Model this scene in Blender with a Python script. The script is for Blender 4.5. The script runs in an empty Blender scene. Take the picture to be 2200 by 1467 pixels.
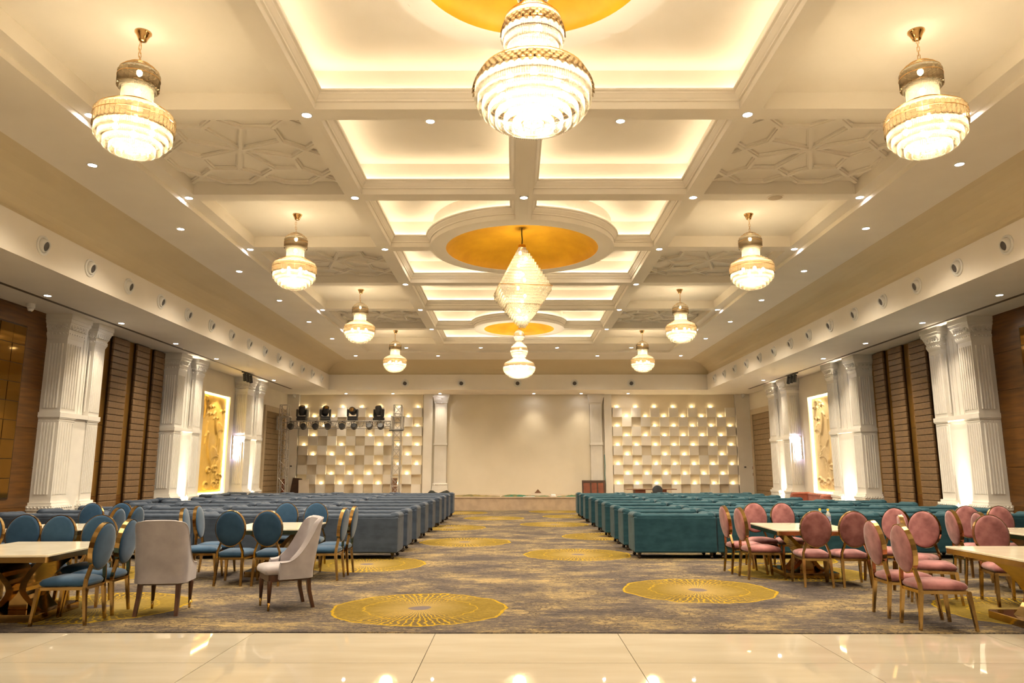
import bpy, bmesh, math, random
from mathutils import Vector, Matrix, Euler

random.seed(7)
PI = math.pi
sc = bpy.context.scene
COL = sc.collection

# ------------------------------------------------------------------ camera
FPX = 1570.0
cam_d = bpy.data.cameras.new('camera')
cam = bpy.data.objects.new('camera', cam_d)
COL.objects.link(cam)
cam_d.sensor_width = 36.0
cam_d.lens = 36.0 * FPX / 2200.0
cam_d.clip_end = 200
PITCH = math.atan(276.5 / FPX)
cam.location = (0, 0, 1.5)
cam.rotation_euler = (PI / 2 + PITCH, 0, math.radians(0.146))
sc.camera = cam

# ------------------------------------------------------------------ world, exposure
w = bpy.data.worlds.new('world')
sc.world = w
w.use_nodes = True
w.node_tree.nodes['Background'].inputs[0].default_value = (1.0, 0.78, 0.52, 1)
w.node_tree.nodes['Background'].inputs[1].default_value = 0.0
vs = sc.view_settings
vs.view_transform = 'Standard'
vs.look = 'None'
vs.gamma = 1.0
vs.use_curve_mapping = False
vs.exposure = 1.6
cy = sc.cycles
cy.max_bounces = 7
cy.diffuse_bounces = 3
cy.glossy_bounces = 3
cy.transmission_bounces = 4
cy.transparent_max_bounces = 10
cy.caustics_reflective = False
cy.caustics_refractive = False
cy.sample_clamp_indirect = 4.0
cy.sample_clamp_direct = 40.0
cy.use_light_tree = True
cy.use_denoising = True
cy.use_adaptive_sampling = True
cy.adaptive_threshold = 0.12
cy.adaptive_min_samples = 16

# light strengths (one place)
WARM = (1.0, 0.70, 0.38)
WARM2 = (1.0, 0.79, 0.50)
WARM3 = (1.0, 0.85, 0.64)
COOL = (1.0, 0.84, 0.61)
P_SIDE = 40.0       # each side chandelier
P_CENTRE = 115.0     # each of the three hall chandeliers
P_DOWN = 150.0        # recessed downlights
P_SOFFIT = 70.0
P_UP = 9.0          # column uplights
P_TILE = 0.30        # small lamps on the checker wall
E_COVE = 3.2        # LED strips in the coffers
E_RELIEF = 9.0

# ------------------------------------------------------------------ helpers
class MB:
    def __init__(s):
        s.v = []; s.f = []
    def add(s, verts, faces):
        b = len(s.v)
        s.v.extend([tuple(p) for p in verts])
        s.f.extend([tuple(i + b for i in f) for f in faces])
        return s
    def box(s, x0, x1, y0, y1, z0, z1):
        return s.add([(x0, y0, z0), (x1, y0, z0), (x1, y1, z0), (x0, y1, z0), (x0, y0, z1), (x1, y0, z1), (x1, y1, z1), (x0, y1, z1)],
                     [(3, 2, 1, 0), (4, 5, 6, 7), (0, 1, 5, 4), (1, 2, 6, 5), (2, 3, 7, 6), (3, 0, 4, 7)])
    def beam(s, a, b, wd, ht, up=(0, 0, 1), w2=None, h2=None):
        # tapered square bar from a to b
        a = Vector(a); b = Vector(b); d = (b - a).normalized()
        u = Vector(up)
        if abs(d.dot(u)) > 0.95: u = Vector((0, 1, 0))
        sd = d.cross(u).normalized(); u = sd.cross(d).normalized()
        w2 = wd if w2 is None else w2; h2 = ht if h2 is None else h2
        vv = []
        for p, ww, hh in ((a, wd, ht), (b, w2, h2)):
            for i, j in ((-1, -1), (1, -1), (1, 1), (-1, 1)):
                vv.append(p + sd * (i * ww / 2) + u * (j * hh / 2))
        return s.add(vv, [(3, 2, 1, 0), (4, 5, 6, 7), (0, 1, 5, 4), (1, 2, 6, 5), (2, 3, 7, 6), (3, 0, 4, 7)])
    def loft(s, rings, cap0=True, cap1=True, closed=True):
        n = len(rings[0]); b = len(s.v)
        for r in rings: s.v.extend([tuple(p) for p in r])
        m = n if closed else n - 1
        for k in range(len(rings) - 1):
            for i in range(m):
                j = (i + 1) % n
                s.f.append((b + k * n + i, b + k * n + j, b + (k + 1) * n + j, b + (k + 1) * n + i))
        if cap0: s.f.append(tuple(b + i for i in reversed(range(n))))
        if cap1: s.f.append(tuple(b + (len(rings) - 1) * n + i for i in range(n)))
        return s
    def lathe(s, prof, n=24, c=(0, 0, 0), cap0=True, cap1=True):
        rings = []
        for r, z in prof:
            rings.append([(c[0] + r * math.cos(2 * PI * i / n), c[1] + r * math.sin(2 * PI * i / n), c[2] + z) for i in range(n)])
        return s.loft(rings, cap0, cap1)
    def sq(s, prof, c=(0, 0)):
        rings = []
        for x0, x1, y0, y1, z in prof:
            rings.append([(x0, y0, z), (x1, y0, z), (x1, y1, z), (x0, y1, z)])
        return s.loft(rings)
    def tube(s, pts, r, n=8, cap=True, rr=None):
        rings = []
        P = [Vector(p) for p in pts]
        prev = None
        for i, p in enumerate(P):
            d = (P[min(i + 1, len(P) - 1)] - P[max(i - 1, 0)]).normalized()
            if prev is None:
                u = Vector((0, 0, 1)) if abs(d.z) < 0.9 else Vector((1, 0, 0))
                a = d.cross(u).normalized()
            else:
                a = (prev - d * prev.dot(d)).normalized()
            prev = a
            b = d.cross(a).normalized()
            q = r if rr is None else rr[i]
            rings.append([p + a * (q * math.cos(2 * PI * k / n)) + b * (q * math.sin(2 * PI * k / n)) for k in range(n)])
        return s.loft(rings, cap, cap)
    def prism(s, poly, z0, z1):
        return s.loft([[(x, y, z0) for x, y in poly], [(x, y, z1) for x, y in poly]])
    def xform(s, M, start=0):
        for i in range(start, len(s.v)):
            s.v[i] = tuple(M @ Vector(s.v[i]))
        return s
    def mesh(s, name, m, smooth=False):
        me = bpy.data.meshes.new(name)
        me.from_pydata(s.v, [], s.f)
        bm = bmesh.new(); bm.from_mesh(me)
        bmesh.ops.recalc_face_normals(bm, faces=bm.faces)
        bm.to_mesh(me); bm.free()
        if smooth:
            for p in me.polygons: p.use_smooth = True
        me.materials.append(m)
        me.update()
        return me
    def build(s, name, m, parent=None, smooth=False, bevel=0, seg=2, sub=0, kind=None, auto=None):
        o = bpy.data.objects.new(name, s.mesh(name, m, smooth))
        COL.objects.link(o)
        if parent is not None: o.parent = parent
        if bevel:
            md = o.modifiers.new('bevel', 'BEVEL'); md.width = bevel; md.segments = seg; md.limit_method = 'ANGLE'
        if sub:
            md = o.modifiers.new('sub', 'SUBSURF'); md.levels = sub; md.render_levels = sub
        if kind: o['kind'] = kind
        return o

def link(name, me, parent=None, loc=(0, 0, 0), rot=(0, 0, 0), kind=None):
    o = bpy.data.objects.new(name, me)
    COL.objects.link(o)
    if parent is not None: o.parent = parent
    o.location = loc; o.rotation_euler = rot
    if kind: o['kind'] = kind
    return o

def tag(o, label, cat, group=None, kind=None):
    o['label'] = label; o['category'] = cat
    if group: o['group'] = group
    if kind: o['kind'] = kind
    return o

def thing(name, label, cat, loc=(0, 0, 0), rz=0, group=None):
    o = bpy.data.objects.new(name, None)
    o.empty_display_size = 0.1
    COL.objects.link(o)
    o.location = loc; o.rotation_euler = (0, 0, rz)
    return tag(o, label, cat, group)

def struct(name, label=None):
    o = bpy.data.objects.new(name, None)
    o.empty_display_size = 0.1
    COL.objects.link(o)
    o['kind'] = 'structure'
    if label: o['label'] = label
    return o

def dup(root, loc, rz, label, group=None):
    r = root.copy(); COL.objects.link(r)
    r.location = loc; r.rotation_euler = (0, 0, rz)
    r['label'] = label
    if group: r['group'] = group
    for ch in list(root.children):
        c = ch.copy(); COL.objects.link(c); c.parent = r
        for g in ch.children:
            d = g.copy(); COL.objects.link(d); d.parent = c
    return r

def lamp(name, kind, loc, power, color, size=0.05, rot=(0, 0, 0), spot=None, blend=0.5, parent=None):
    d = bpy.data.lights.new(name, kind)
    d.energy = power; d.color = color
    if kind in ('POINT', 'SPOT'): d.shadow_soft_size = size
    if kind == 'SPOT':
        d.spot_size = spot; d.spot_blend = blend
    if kind == 'AREA': d.size = size
    o = bpy.data.objects.new(name, d)
    COL.objects.link(o)
    o.location = loc; o.rotation_euler = rot
    if parent is not None: o.parent = parent
    return o

NUM = ['one', 'two', 'three', 'four', 'five', 'six', 'seven', 'eight', 'nine', 'ten', 'eleven', 'twelve', 'thirteen']
ORD = ['first', 'second', 'third', 'fourth', 'fifth', 'sixth', 'seventh', 'eighth', 'ninth', 'tenth', 'eleventh', 'twelfth', 'thirteenth', 'fourteenth', 'fifteenth']

# ------------------------------------------------------------------ materials
def new_mat(name):
    m = bpy.data.materials.new(name); m.use_nodes = True
    nt = m.node_tree
    return m, nt, nt.nodes['Principled BSDF']

def N(nt, t, **kw):
    n = nt.nodes.new(t)
    for k, v in kw.items(): setattr(n, k, v)
    return n

def ramp(nt, fac, stops):
    r = N(nt, 'ShaderNodeValToRGB')
    e = r.color_ramp.elements
    while len(e) < len(stops): e.new(0.5)
    for i, (p, c) in enumerate(stops):
        e[i].position = p; e[i].color = (c[0], c[1], c[2], 1)
    nt.links.new(fac, r.inputs[0])
    return r.outputs[0]

def noisy(name, c1, c2, scale=6.0, rough=0.6, metal=0.0, bump=0.0, bscale=40.0, stretch=(1, 1, 1), detail=4.0, lo=0.35, hi=0.65, coord='Object', sheen=0.0, spec=0.5):
    m, nt, b = new_mat(name)
    tc = N(nt, 'ShaderNodeTexCoord'); mp = N(nt, 'ShaderNodeMapping')
    mp.inputs['Scale'].default_value = stretch
    nt.links.new(tc.outputs[coord], mp.inputs[0])
    no = N(nt, 'ShaderNodeTexNoise'); no.inputs['Scale'].default_value = scale; no.inputs['Detail'].default_value = detail
    nt.links.new(mp.outputs[0], no.inputs['Vector'])
    c = ramp(nt, no.outputs[0], [(lo, c1), (hi, c2)])
    nt.links.new(c, b.inputs['Base Color'])
    b.inputs['Roughness'].default_value = rough
    b.inputs['Metallic'].default_value = metal
    b.inputs['Specular IOR Level'].default_value = spec
    if sheen:
        b.inputs['Sheen Weight'].default_value = sheen
        b.inputs['Sheen Roughness'].default_value = 0.4
    if bump:
        n2 = N(nt, 'ShaderNodeTexNoise'); n2.inputs['Scale'].default_value = bscale
        nt.links.new(mp.outputs[0], n2.inputs['Vector'])
        bp = N(nt, 'ShaderNodeBump'); bp.inputs['Strength'].default_value = bump; bp.inputs['Distance'].default_value = 0.01
        nt.links.new(n2.outputs[0], bp.inputs['Height'])
        nt.links.new(bp.outputs[0], b.inputs['Normal'])
    return m

def emit(name, col, strength):
    m, nt, b = new_mat(name)
    b.inputs['Base Color'].default_value = (*col, 1)
    b.inputs['Emission Color'].default_value = (*col, 1)
    b.inputs['Emission Strength'].default_value = strength
    return m

def crystal(name, tint, diff, t=0.5, gl=0.25):
    m = bpy.data.materials.new(name); m.use_nodes = True
    nt = m.node_tree
    for n in list(nt.nodes): nt.nodes.remove(n)
    out = N(nt, 'ShaderNodeOutputMaterial')
    tr = N(nt, 'ShaderNodeBsdfTransparent'); tr.inputs[0].default_value = (*tint, 1)
    tl = N(nt, 'ShaderNodeBsdfTranslucent'); tl.inputs[0].default_value = (*diff, 1)
    g = N(nt, 'ShaderNodeBsdfGlossy'); g.inputs[0].default_value = (*diff, 1); g.inputs['Roughness'].default_value = 0.15
    no = N(nt, 'ShaderNodeTexNoise'); no.inputs['Scale'].default_value = 60
    m1 = N(nt, 'ShaderNodeMixShader'); m1.inputs[0].default_value = gl
    nt.links.new(tl.outputs[0], m1.inputs[1]); nt.links.new(g.outputs[0], m1.inputs[2])
    mx = N(nt, 'ShaderNodeMixShader')
    mr = N(nt, 'ShaderNodeMapRange')
    mr.inputs['From Min'].default_value = 0.3; mr.inputs['From Max'].default_value = 0.7
    mr.inputs['To Min'].default_value = 1 - t - 0.15; mr.inputs['To Max'].default_value = 1 - t + 0.15
    nt.links.new(no.outputs[0], mr.inputs['Value'])
    nt.links.new(mr.outputs[0], mx.inputs[0])
    nt.links.new(tr.outputs[0], mx.inputs[1]); nt.links.new(m1.outputs[0], mx.inputs[2])
    nt.links.new(mx.outputs[0], out.inputs[0])
    return m

M = {}
M['paint'] = noisy('ceiling_paint', (0.80, 0.745, 0.66), (0.83, 0.775, 0.69), 1.5, 0.75, spec=0.2)
M['wall'] = noisy('wall_paint', (0.74, 0.68, 0.58), (0.78, 0.72, 0.62), 1.2, 0.7, spec=0.2)
M['cove'] = noisy('cove_paint', (0.66, 0.56, 0.38), (0.68, 0.58, 0.40), 1.0, 0.75, spec=0.2)
M['column'] = noisy('column_plaster', (0.72, 0.69, 0.64), (0.76, 0.73, 0.68), 3.0, 0.55, spec=0.3)
M['stagewall'] = noisy('stage_wall_paint', (0.72, 0.66, 0.54), (0.77, 0.71, 0.59), 0.9, 0.75, spec=0.2)
M['tilewhite'] = noisy('raised_panel_paint', (0.80, 0.76, 0.69), (0.84, 0.80, 0.73), 2.0, 0.6, spec=0.3)
M['tileback'] = noisy('recess_paint', (0.72, 0.63, 0.48), (0.75, 0.66, 0.51), 2.0, 0.7, spec=0.2)
M['golddome'] = noisy('gold_dome_leaf', (0.56, 0.29, 0.011), (0.66, 0.355, 0.016), 2.5, 0.55, metal=0.0, spec=0.4, stretch=(1, 1, 1))
M['gold'] = noisy('polished_gold', (0.72, 0.44, 0.18), (0.82, 0.52, 0.22), 8, 0.16, metal=1.0)
M['rosegold'] = noisy('rose_gold_steel', (0.42, 0.27, 0.10), (0.52, 0.345, 0.135), 8, 0.14, metal=1.0)
M['bronze'] = noisy('bronze_mirror', (0.26, 0.135, 0.030), (0.31, 0.165, 0.040), 1, 0.10, metal=0.45)
M['goldmirror'] = noisy('gold_mirror', (0.17, 0.085, 0.009), (0.21, 0.108, 0.013), 1, 0.05, metal=0.9)
M['walnut'] = noisy('walnut_veneer', (0.080, 0.031, 0.003), (0.145, 0.057, 0.007), 5, 0.38, stretch=(1, 0.35, 4.5), detail=8)
M['darkwood'] = noisy('dark_wood', (0.055, 0.02, 0.010), (0.10, 0.04, 0.02), 12, 0.3, stretch=(4, 4, 0.5))
M['leather'] = noisy('tan_leather', (0.15, 0.088, 0.040), (0.20, 0.118, 0.054), 14, 0.5, bump=0.15, bscale=90)
M['strip_dark'] = noisy('dark_bronze_trim', (0.045, 0.026, 0.012), (0.06, 0.034, 0.016), 5, 0.3, metal=0.6)
M['marble'] = noisy('cream_marble_tile', (0.45, 0.395, 0.305), (0.52, 0.465, 0.37), 1.6, 0.022, stretch=(0.45, 2.2, 1), detail=6, coord='Object', spec=0.6)
M['grout'] = noisy('dark_grout', (0.10, 0.07, 0.04), (0.14, 0.10, 0.06), 20, 0.8)
M['tabletop'] = noisy('cream_table_marble', (0.80, 0.72, 0.56), (0.87, 0.80, 0.64), 5, 0.08, spec=0.6)
M['stageface'] = noisy('beige_stage_stone', (0.42, 0.32, 0.23), (0.52, 0.40, 0.29), 4, 0.35, detail=8)
M['blue'] = noisy('teal_blue_velvet', (0.017, 0.051, 0.108), (0.031, 0.081, 0.158), 5, 0.75, sheen=0.35, spec=0.2, detail=3)
M['pink'] = noisy('dusty_pink_velvet', (0.20, 0.074, 0.076), (0.41, 0.18, 0.182), 6, 0.75, sheen=0.35, spec=0.2, detail=3)
M['sofablue'] = noisy('slate_blue_velvet', (0.036, 0.050, 0.078), (0.056, 0.074, 0.108), 4, 0.8, sheen=0.12, spec=0.2, stretch=(1, 1, 2.2))
M['sofateal'] = noisy('teal_velvet', (0.011, 0.045, 0.064), (0.021, 0.069, 0.092), 4, 0.8, sheen=0.12, spec=0.2, stretch=(1, 1, 2.2))
M['sofarust'] = noisy('rust_velvet', (0.28, 0.09, 0.06), (0.36, 0.13, 0.09), 4, 0.8, sheen=0.3, spec=0.2)
M['greyvelvet'] = noisy('taupe_grey_velvet', (0.32, 0.295, 0.315), (0.40, 0.37, 0.395), 5, 0.8, sheen=0.3, spec=0.2)
M['caster'] = noisy('dark_caster', (0.02, 0.012, 0.008), (0.04, 0.022, 0.012), 20, 0.25)
M['black'] = noisy('black_housing', (0.012, 0.012, 0.014), (0.022, 0.022, 0.025), 20, 0.4)
M['throat'] = noisy('duct_grey', (0.07, 0.062, 0.062), (0.09, 0.08, 0.08), 10, 0.5)
M['alu'] = noisy('aluminium_truss', (0.42, 0.40, 0.38), (0.52, 0.50, 0.47), 20, 0.4, metal=0.6)
M['white_plastic'] = noisy('white_plastic', (0.74, 0.73, 0.70), (0.78, 0.77, 0.74), 10, 0.4)
M['relief_gold'] = noisy('gold_sandstone', (0.60, 0.37, 0.07), (0.70, 0.45, 0.10), 3, 0.6, bump=0.2, bscale=30)
M['relief_cream'] = noisy('cream_sandstone', (0.66, 0.51, 0.28), (0.74, 0.58, 0.33), 3, 0.6, bump=0.2, bscale=30)
M['greendoth'] = noisy('green_cloth', (0.02, 0.12, 0.07), (0.16, 0.13, 0.03), 3, 0.85, stretch=(1, 3, 1), lo=0.45, hi=0.55)
M['yellowcloth'] = noisy('yellow_cloth', (0.10, 0.085, 0.03), (0.26, 0.19, 0.06), 5, 0.85)
M['blackcloth'] = noisy('black_cloth', (0.010, 0.012, 0.010), (0.03, 0.032, 0.026), 8, 0.85)
M['boardred'] = noisy('red_brown_board', (0.16, 0.04, 0.015), (0.22, 0.06, 0.022), 6, 0.5)
M['boarddark'] = noisy('dark_brown_board', (0.05, 0.024, 0.012), (0.07, 0.032, 0.016), 6, 0.5)
M['brown'] = noisy('brown_board', (0.16, 0.08, 0.04), (0.20, 0.10, 0.05), 6, 0.5)
M['paleboard'] = noisy('pale_board', (0.66, 0.58, 0.48), (0.70, 0.62, 0.52), 6, 0.6)
M['greychair'] = noisy('charcoal_fabric', (0.022, 0.028, 0.036), (0.034, 0.04, 0.05), 12, 0.8)
M['doorpanel'] = noisy('olive_door_fabric', (0.24, 0.165, 0.085), (0.28, 0.195, 0.105), 6, 0.7, bump=0.2)
M['doorframe'] = noisy('taupe_door_frame', (0.46, 0.37, 0.25), (0.50, 0.41, 0.28), 4, 0.6)
M['slot'] = noisy('track_slot', (0.10, 0.07, 0.05), (0.12, 0.085, 0.06), 5, 0.5)
M['brass'] = noisy('brass_tip', (0.62, 0.40, 0.12), (0.70, 0.46, 0.15), 8, 0.22, metal=1.0)
M['crystal'] = crystal('clear_crystal', (1.0, 0.98, 0.94), (0.52, 0.49, 0.42), 0.55, 0.35)
M['amber'] = crystal('amber_crystal', (0.97, 0.90, 0.76), (0.24, 0.19, 0.13), 0.5, 0.4)
M['bulb'] = emit('lit_bulb', (1.0, 0.84, 0.58), 9.0)
M['led_disc'] = emit('lit_downlight', (1.0, 0.97, 0.98), 30.0)
M['cove_led'] = emit('cove_led_strip', (1.0, 0.83, 0.58), E_COVE)
M['relief_led_gold'] = emit('relief_led_gold', (1.0, 0.74, 0.26), E_RELIEF)
M['relief_led_cream'] = emit('relief_led_cream', (1.0, 0.82, 0.46), E_RELIEF)
M['tile_led'] = emit('lit_tile_lamp', (1.0, 0.82, 0.50), 14.0)
M['violet_led'] = emit('lit_violet_led', (0.72, 0.62, 1.0), 30.0)
M['uplight_led'] = emit('lit_uplight', (1.0, 0.93, 0.80), 30.0)
M['plastic_clear'] = crystal('clear_plastic', (0.95, 0.96, 0.95), (0.9, 0.9, 0.88), 0.6, 0.4)
M['capyellow'] = noisy('yellow_cap', (0.75, 0.50, 0.02), (0.80, 0.55, 0.03), 20, 0.4)
M['labelblue'] = noisy('blue_label', (0.05, 0.10, 0.35), (0.30, 0.33, 0.45), 60, 0.5)
M['cable'] = noisy('teal_cable', (0.02, 0.16, 0.15), (0.03, 0.20, 0.18), 20, 0.6)
M['tagwhite'] = noisy('white_tag', (0.7, 0.7, 0.7), (0.75, 0.75, 0.75), 20, 0.6)

def carpet_mat():
    m, nt, b = new_mat('woven_carpet')
    L = nt.links.new
    tc = N(nt, 'ShaderNodeTexCoord')
    P = tc.outputs['Object']
    def math_(op, a, b_=None, c=None):
        n = N(nt, 'ShaderNodeMath', operation=op)
        for i, x in enumerate((a, b_, c)):
            if x is None: continue
            if isinstance(x, (int, float)): n.inputs[i].default_value = x
            else: L(x, n.inputs[i])
        return n.outputs[0]
    def noise(scale, st, detail=5, rough=0.55):
        mp = N(nt, 'ShaderNodeMapping'); mp.inputs['Scale'].default_value = st
        L(P, mp.inputs[0])
        n = N(nt, 'ShaderNodeTexNoise'); n.inputs['Scale'].default_value = scale; n.inputs['Detail'].default_value = detail
        n.inputs['Roughness'].default_value = rough
        L(mp.outputs[0], n.inputs['Vector'])
        return n.outputs[0]
    def mix(f, a, b_, bt='MIX'):
        n = N(nt, 'ShaderNodeMix', data_type='RGBA', blend_type=bt)
        if isinstance(f, (int, float)): n.inputs[0].default_value = f
        else: L(f, n.inputs[0])
        for i, x in ((6, a), (7, b_)):
            if isinstance(x, tuple): n.inputs[i].default_value = (*x, 1)
            else: L(x, n.inputs[i])
        return n.outputs[2]
    big = noise(1.25, (0.75, 1.2, 1), 7, 0.65)
    streak = noise(8.0, (0.5, 1.8, 1), 7, 0.78)
    fine = noise(45, (0.7, 1.3, 1), 4, 0.8)
    f1 = math_('ADD', math_('MULTIPLY', big, 0.43), math_('ADD', math_('MULTIPLY', streak, 0.34), math_('MULTIPLY', fine, 0.33)))
    base = ramp(nt, f1, [(0.44, (0.040, 0.033, 0.033)), (0.53, (0.088, 0.073, 0.067)), (0.57, (0.155, 0.120, 0.075)), (0.64, (0.33, 0.240, 0.110))])
    # dark veins inside the tan patches
    vo = N(nt, 'ShaderNodeTexVoronoi', feature='DISTANCE_TO_EDGE'); vo.inputs['Scale'].default_value = 9.0
    mp = N(nt, 'ShaderNodeMapping'); mp.inputs['Scale'].default_value = (0.8, 1.5, 1)
    dn = N(nt, 'ShaderNodeTexNoise'); dn.inputs['Scale'].default_value = 5.0
    L(P, dn.inputs['Vector'])
    va = N(nt, 'ShaderNodeVectorMath', operation='ADD')
    sc_ = N(nt, 'ShaderNodeVectorMath', operation='SCALE'); sc_.inputs['Scale'].default_value = 0.35
    L(dn.outputs['Color'], sc_.inputs[0]); L(P, va.inputs[0]); L(sc_.outputs[0], va.inputs[1])
    L(va.outputs[0], mp.inputs[0]); L(mp.outputs[0], vo.inputs['Vector'])
    vein = math_('LESS_THAN', vo.outputs['Distance'], 0.065)
    patch = math_('GREATER_THAN', noise(1.1, (1, 1, 1.0), 3), 0.49)
    base = mix(math_('MULTIPLY', math_('MULTIPLY', vein, patch), 0.7), base, (0.055, 0.043, 0.038))
    # medallions
    cen = [(-1.03, 8.41), (2.33, 9.66), (-2.38, 12.22), (1.14, 13.61), (-1.02, 15.93), (-4.62, 8.49), (2.05, 17.24), (-1.70, 19.85),
           (1.14, 21.02), (-0.62, 23.7), (-3.4, 17.2), (4.5, 13.0), (5.55, 8.2), (4.2, 11.3), (1.9, 24.6), (-1.9, 26.6), (1.5, 27.4), (-6.2, 11.0), (7.6, 9.6)]
    cur = None
    for (cx_, cy_) in cen:
        s_ = N(nt, 'ShaderNodeVectorMath', operation='SUBTRACT'); L(P, s_.inputs[0]); s_.inputs[1].default_value = (cx_, cy_, 0)
        ln = N(nt, 'ShaderNodeVectorMath', operation='LENGTH'); L(s_.outputs[0], ln.inputs[0])
        lt = math_('LESS_THAN', ln.outputs['Value'], 1.15)
        mv = N(nt, 'ShaderNodeMix', data_type='VECTOR')
        L(lt, mv.inputs[0])
        if cur is None: mv.inputs[4].default_value = (9, 9, 0)
        else: L(cur, mv.inputs[4])
        L(s_.outputs[0], mv.inputs[5])
        cur = mv.outputs[1]
    wob = N(nt, 'ShaderNodeTexNoise'); wob.inputs['Scale'].default_value = 3.0; L(P, wob.inputs['Vector'])
    wob2 = N(nt, 'ShaderNodeTexNoise'); wob2.inputs['Scale'].default_value = 9.0; L(P, wob2.inputs['Vector'])
    ln = N(nt, 'ShaderNodeVectorMath', operation='LENGTH'); L(cur, ln.inputs[0])
    d = math_('ADD', ln.outputs['Value'], math_('MULTIPLY', math_('SUBTRACT', wob.outputs[0], 0.5), 0.16))
    sx = N(nt, 'ShaderNodeSeparateXYZ'); L(cur, sx.inputs[0])
    ang = math_('ARCTAN2', sx.outputs[1], sx.outputs[0])
    ang2 = math_('ADD', ang, math_('MULTIPLY', math_('SUBTRACT', wob2.outputs[0], 0.5), 0.16))
    ray = math_('SINE', math_('MULTIPLY', ang2, 72.0))
    rayf = math_('GREATER_THAN', ray, 0.62)
    # rays mostly fore and aft, the flanks filled with a gold wash
    side = math_('ABSOLUTE', math_('COSINE', ang))
    wash = ramp(nt, math_('ADD', side, math_('MULTIPLY', math_('SUBTRACT', wob2.outputs[0], 0.5), 0.5)), [(0.42, (0.0, 0, 0)), (0.82, (1, 1, 1))])
    inside = math_('LESS_THAN', d, 0.955)
    gold = (0.36, 0.23, 0.012)
    goldsoft = mix(0.80, base, mix(fine, (0.11, 0.075, 0.006), (0.235, 0.155, 0.009)))
    inner_base = mix(wash, mix(0.55, base, (0.13, 0.088, 0.010)), goldsoft)
    pale = ramp(nt, d, [(0.10, (1, 1, 1)), (0.55, (0, 0, 0))])
    inner_base = mix(math_('MULTIPLY', pale, 0.4), inner_base, (0.36, 0.265, 0.12))
    raycol = mix(pale, gold, (0.44, 0.30, 0.07))
    med = mix(math_('MULTIPLY', rayf, math_('SUBTRACT', 1.0, math_('MULTIPLY', wash, 0.85))), inner_base, raycol)
    ring = math_('LESS_THAN', math_('ABSOLUTE', math_('SUBTRACT', d, 0.935)), 0.014)
    ring2 = math_('LESS_THAN', math_('ABSOLUTE', math_('SUBTRACT', math_('ADD', d, math_('MULTIPLY', wob2.outputs[0], 0.1)), 0.66)), 0.009)
    med = mix(math_('MAXIMUM', ring, math_('MULTIPLY', ring2, 0.8)), med, (0.33, 0.21, 0.010))
    core = math_('LESS_THAN', d, 0.115)
    med = mix(core, med, (0.135, 0.11, 0.11))
    col = mix(inside, base, med)
    L(col, b.inputs['Base Color'])
    b.inputs['Roughness'].default_value = 0.95
    b.inputs['Specular IOR Level'].default_value = 0.1
    bp = N(nt, 'ShaderNodeBump'); bp.inputs['Strength'].default_value = 0.35; bp.inputs['Distance'].default_value = 0.01
    nb = N(nt, 'ShaderNodeTexNoise'); nb.inputs['Scale'].default_value = 120; L(P, nb.inputs['Vector'])
    L(nb.outputs[0], bp.inputs['Height']); L(bp.outputs[0], b.inputs['Normal'])
    return m
M['carpet'] = carpet_mat()

# ------------------------------------------------------------------ room dimensions
CX = 0.165
XL, XR = -9.73, 10.10        # side walls
YB = 31.5                    # back wall
YF = -4.0                    # bounce wall added behind the camera
ZS = 4.71                    # soffit
ZB = 5.80                    # ceiling border
ZC = 5.88                    # coffer beams
FH = 7.68                    # half distance between the fascias
FL, FR = CX - FH, CX + FH
YFB = 29.5                   # fascia across the back
YST = 28.2                   # stage front
ZST = 0.5

# ------------------------------------------------------------------ floor
floor = struct('floor', 'cream polished marble tile floor before a patterned carpet')
MB().box(XL - 0.3, XR + 0.3, YF, YB + 0.2, -0.12, -0.012).build('screed', M['grout'], floor)
tw, td, gap = 1.70, 1.075, 0.006
tme = MB().box(0, tw - gap, 0, td - gap, -0.012, 0.0).mesh('tile', M['marble'])
for j in range(3):
    for i in range(12):
        x = -0.73 + tw * (i - 6)
        link('tile', tme, floor, (x, 7.205 - td * (j + 1), 0))
MB().box(XL, XR, YF, 7.205 - td * 3 - gap, -0.012, 0.0).build('far_tiles', M['marble'], floor)
edge = []
for i in range(61):
    x = XL + 0.02 + (XR - XL - 0.04) * i / 60
    yy = 7.205 + 0.010 * math.sin(x * 1.7) - 0.006 * max(0, x + 0.9) - 0.012 * (1 if -0.95 < x < 1.9 else 0)
    edge.append((x, yy))
poly = edge + [(XR - 0.02, YST - 0.02), (XL + 0.02, YST - 0.02)]
cp = MB().prism(poly, 0.0, 0.009).build('carpet', M['carpet'])
tag(cp, 'grey and tan patterned carpet with golden ray medallions', 'carpet')


# ------------------------------------------------------------------ ceiling
ceil = struct('ceiling', 'cream coffered ceiling with lit coves and gold domes')
# border round the coffers
BO_L, BO_R = CX - 5.575, CX + 5.575
Y_CF0, Y_CF1 = 1.4, 26.76
CE = 6.78
mb = MB()
mb.box(CX - CE, BO_L, YF, YFB - 1.0, ZB, ZB + 0.12)
mb.box(BO_R, CX + CE, YF, YFB - 1.0, ZB, ZB + 0.12)
mb.box(BO_L, BO_R, Y_CF1, YFB - 1.0, ZB, ZB + 0.12)
mb.box(BO_L, BO_R, YF, Y_CF0, ZB, ZB + 0.12)
mb.build('border', M['paint'], ceil)
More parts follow.
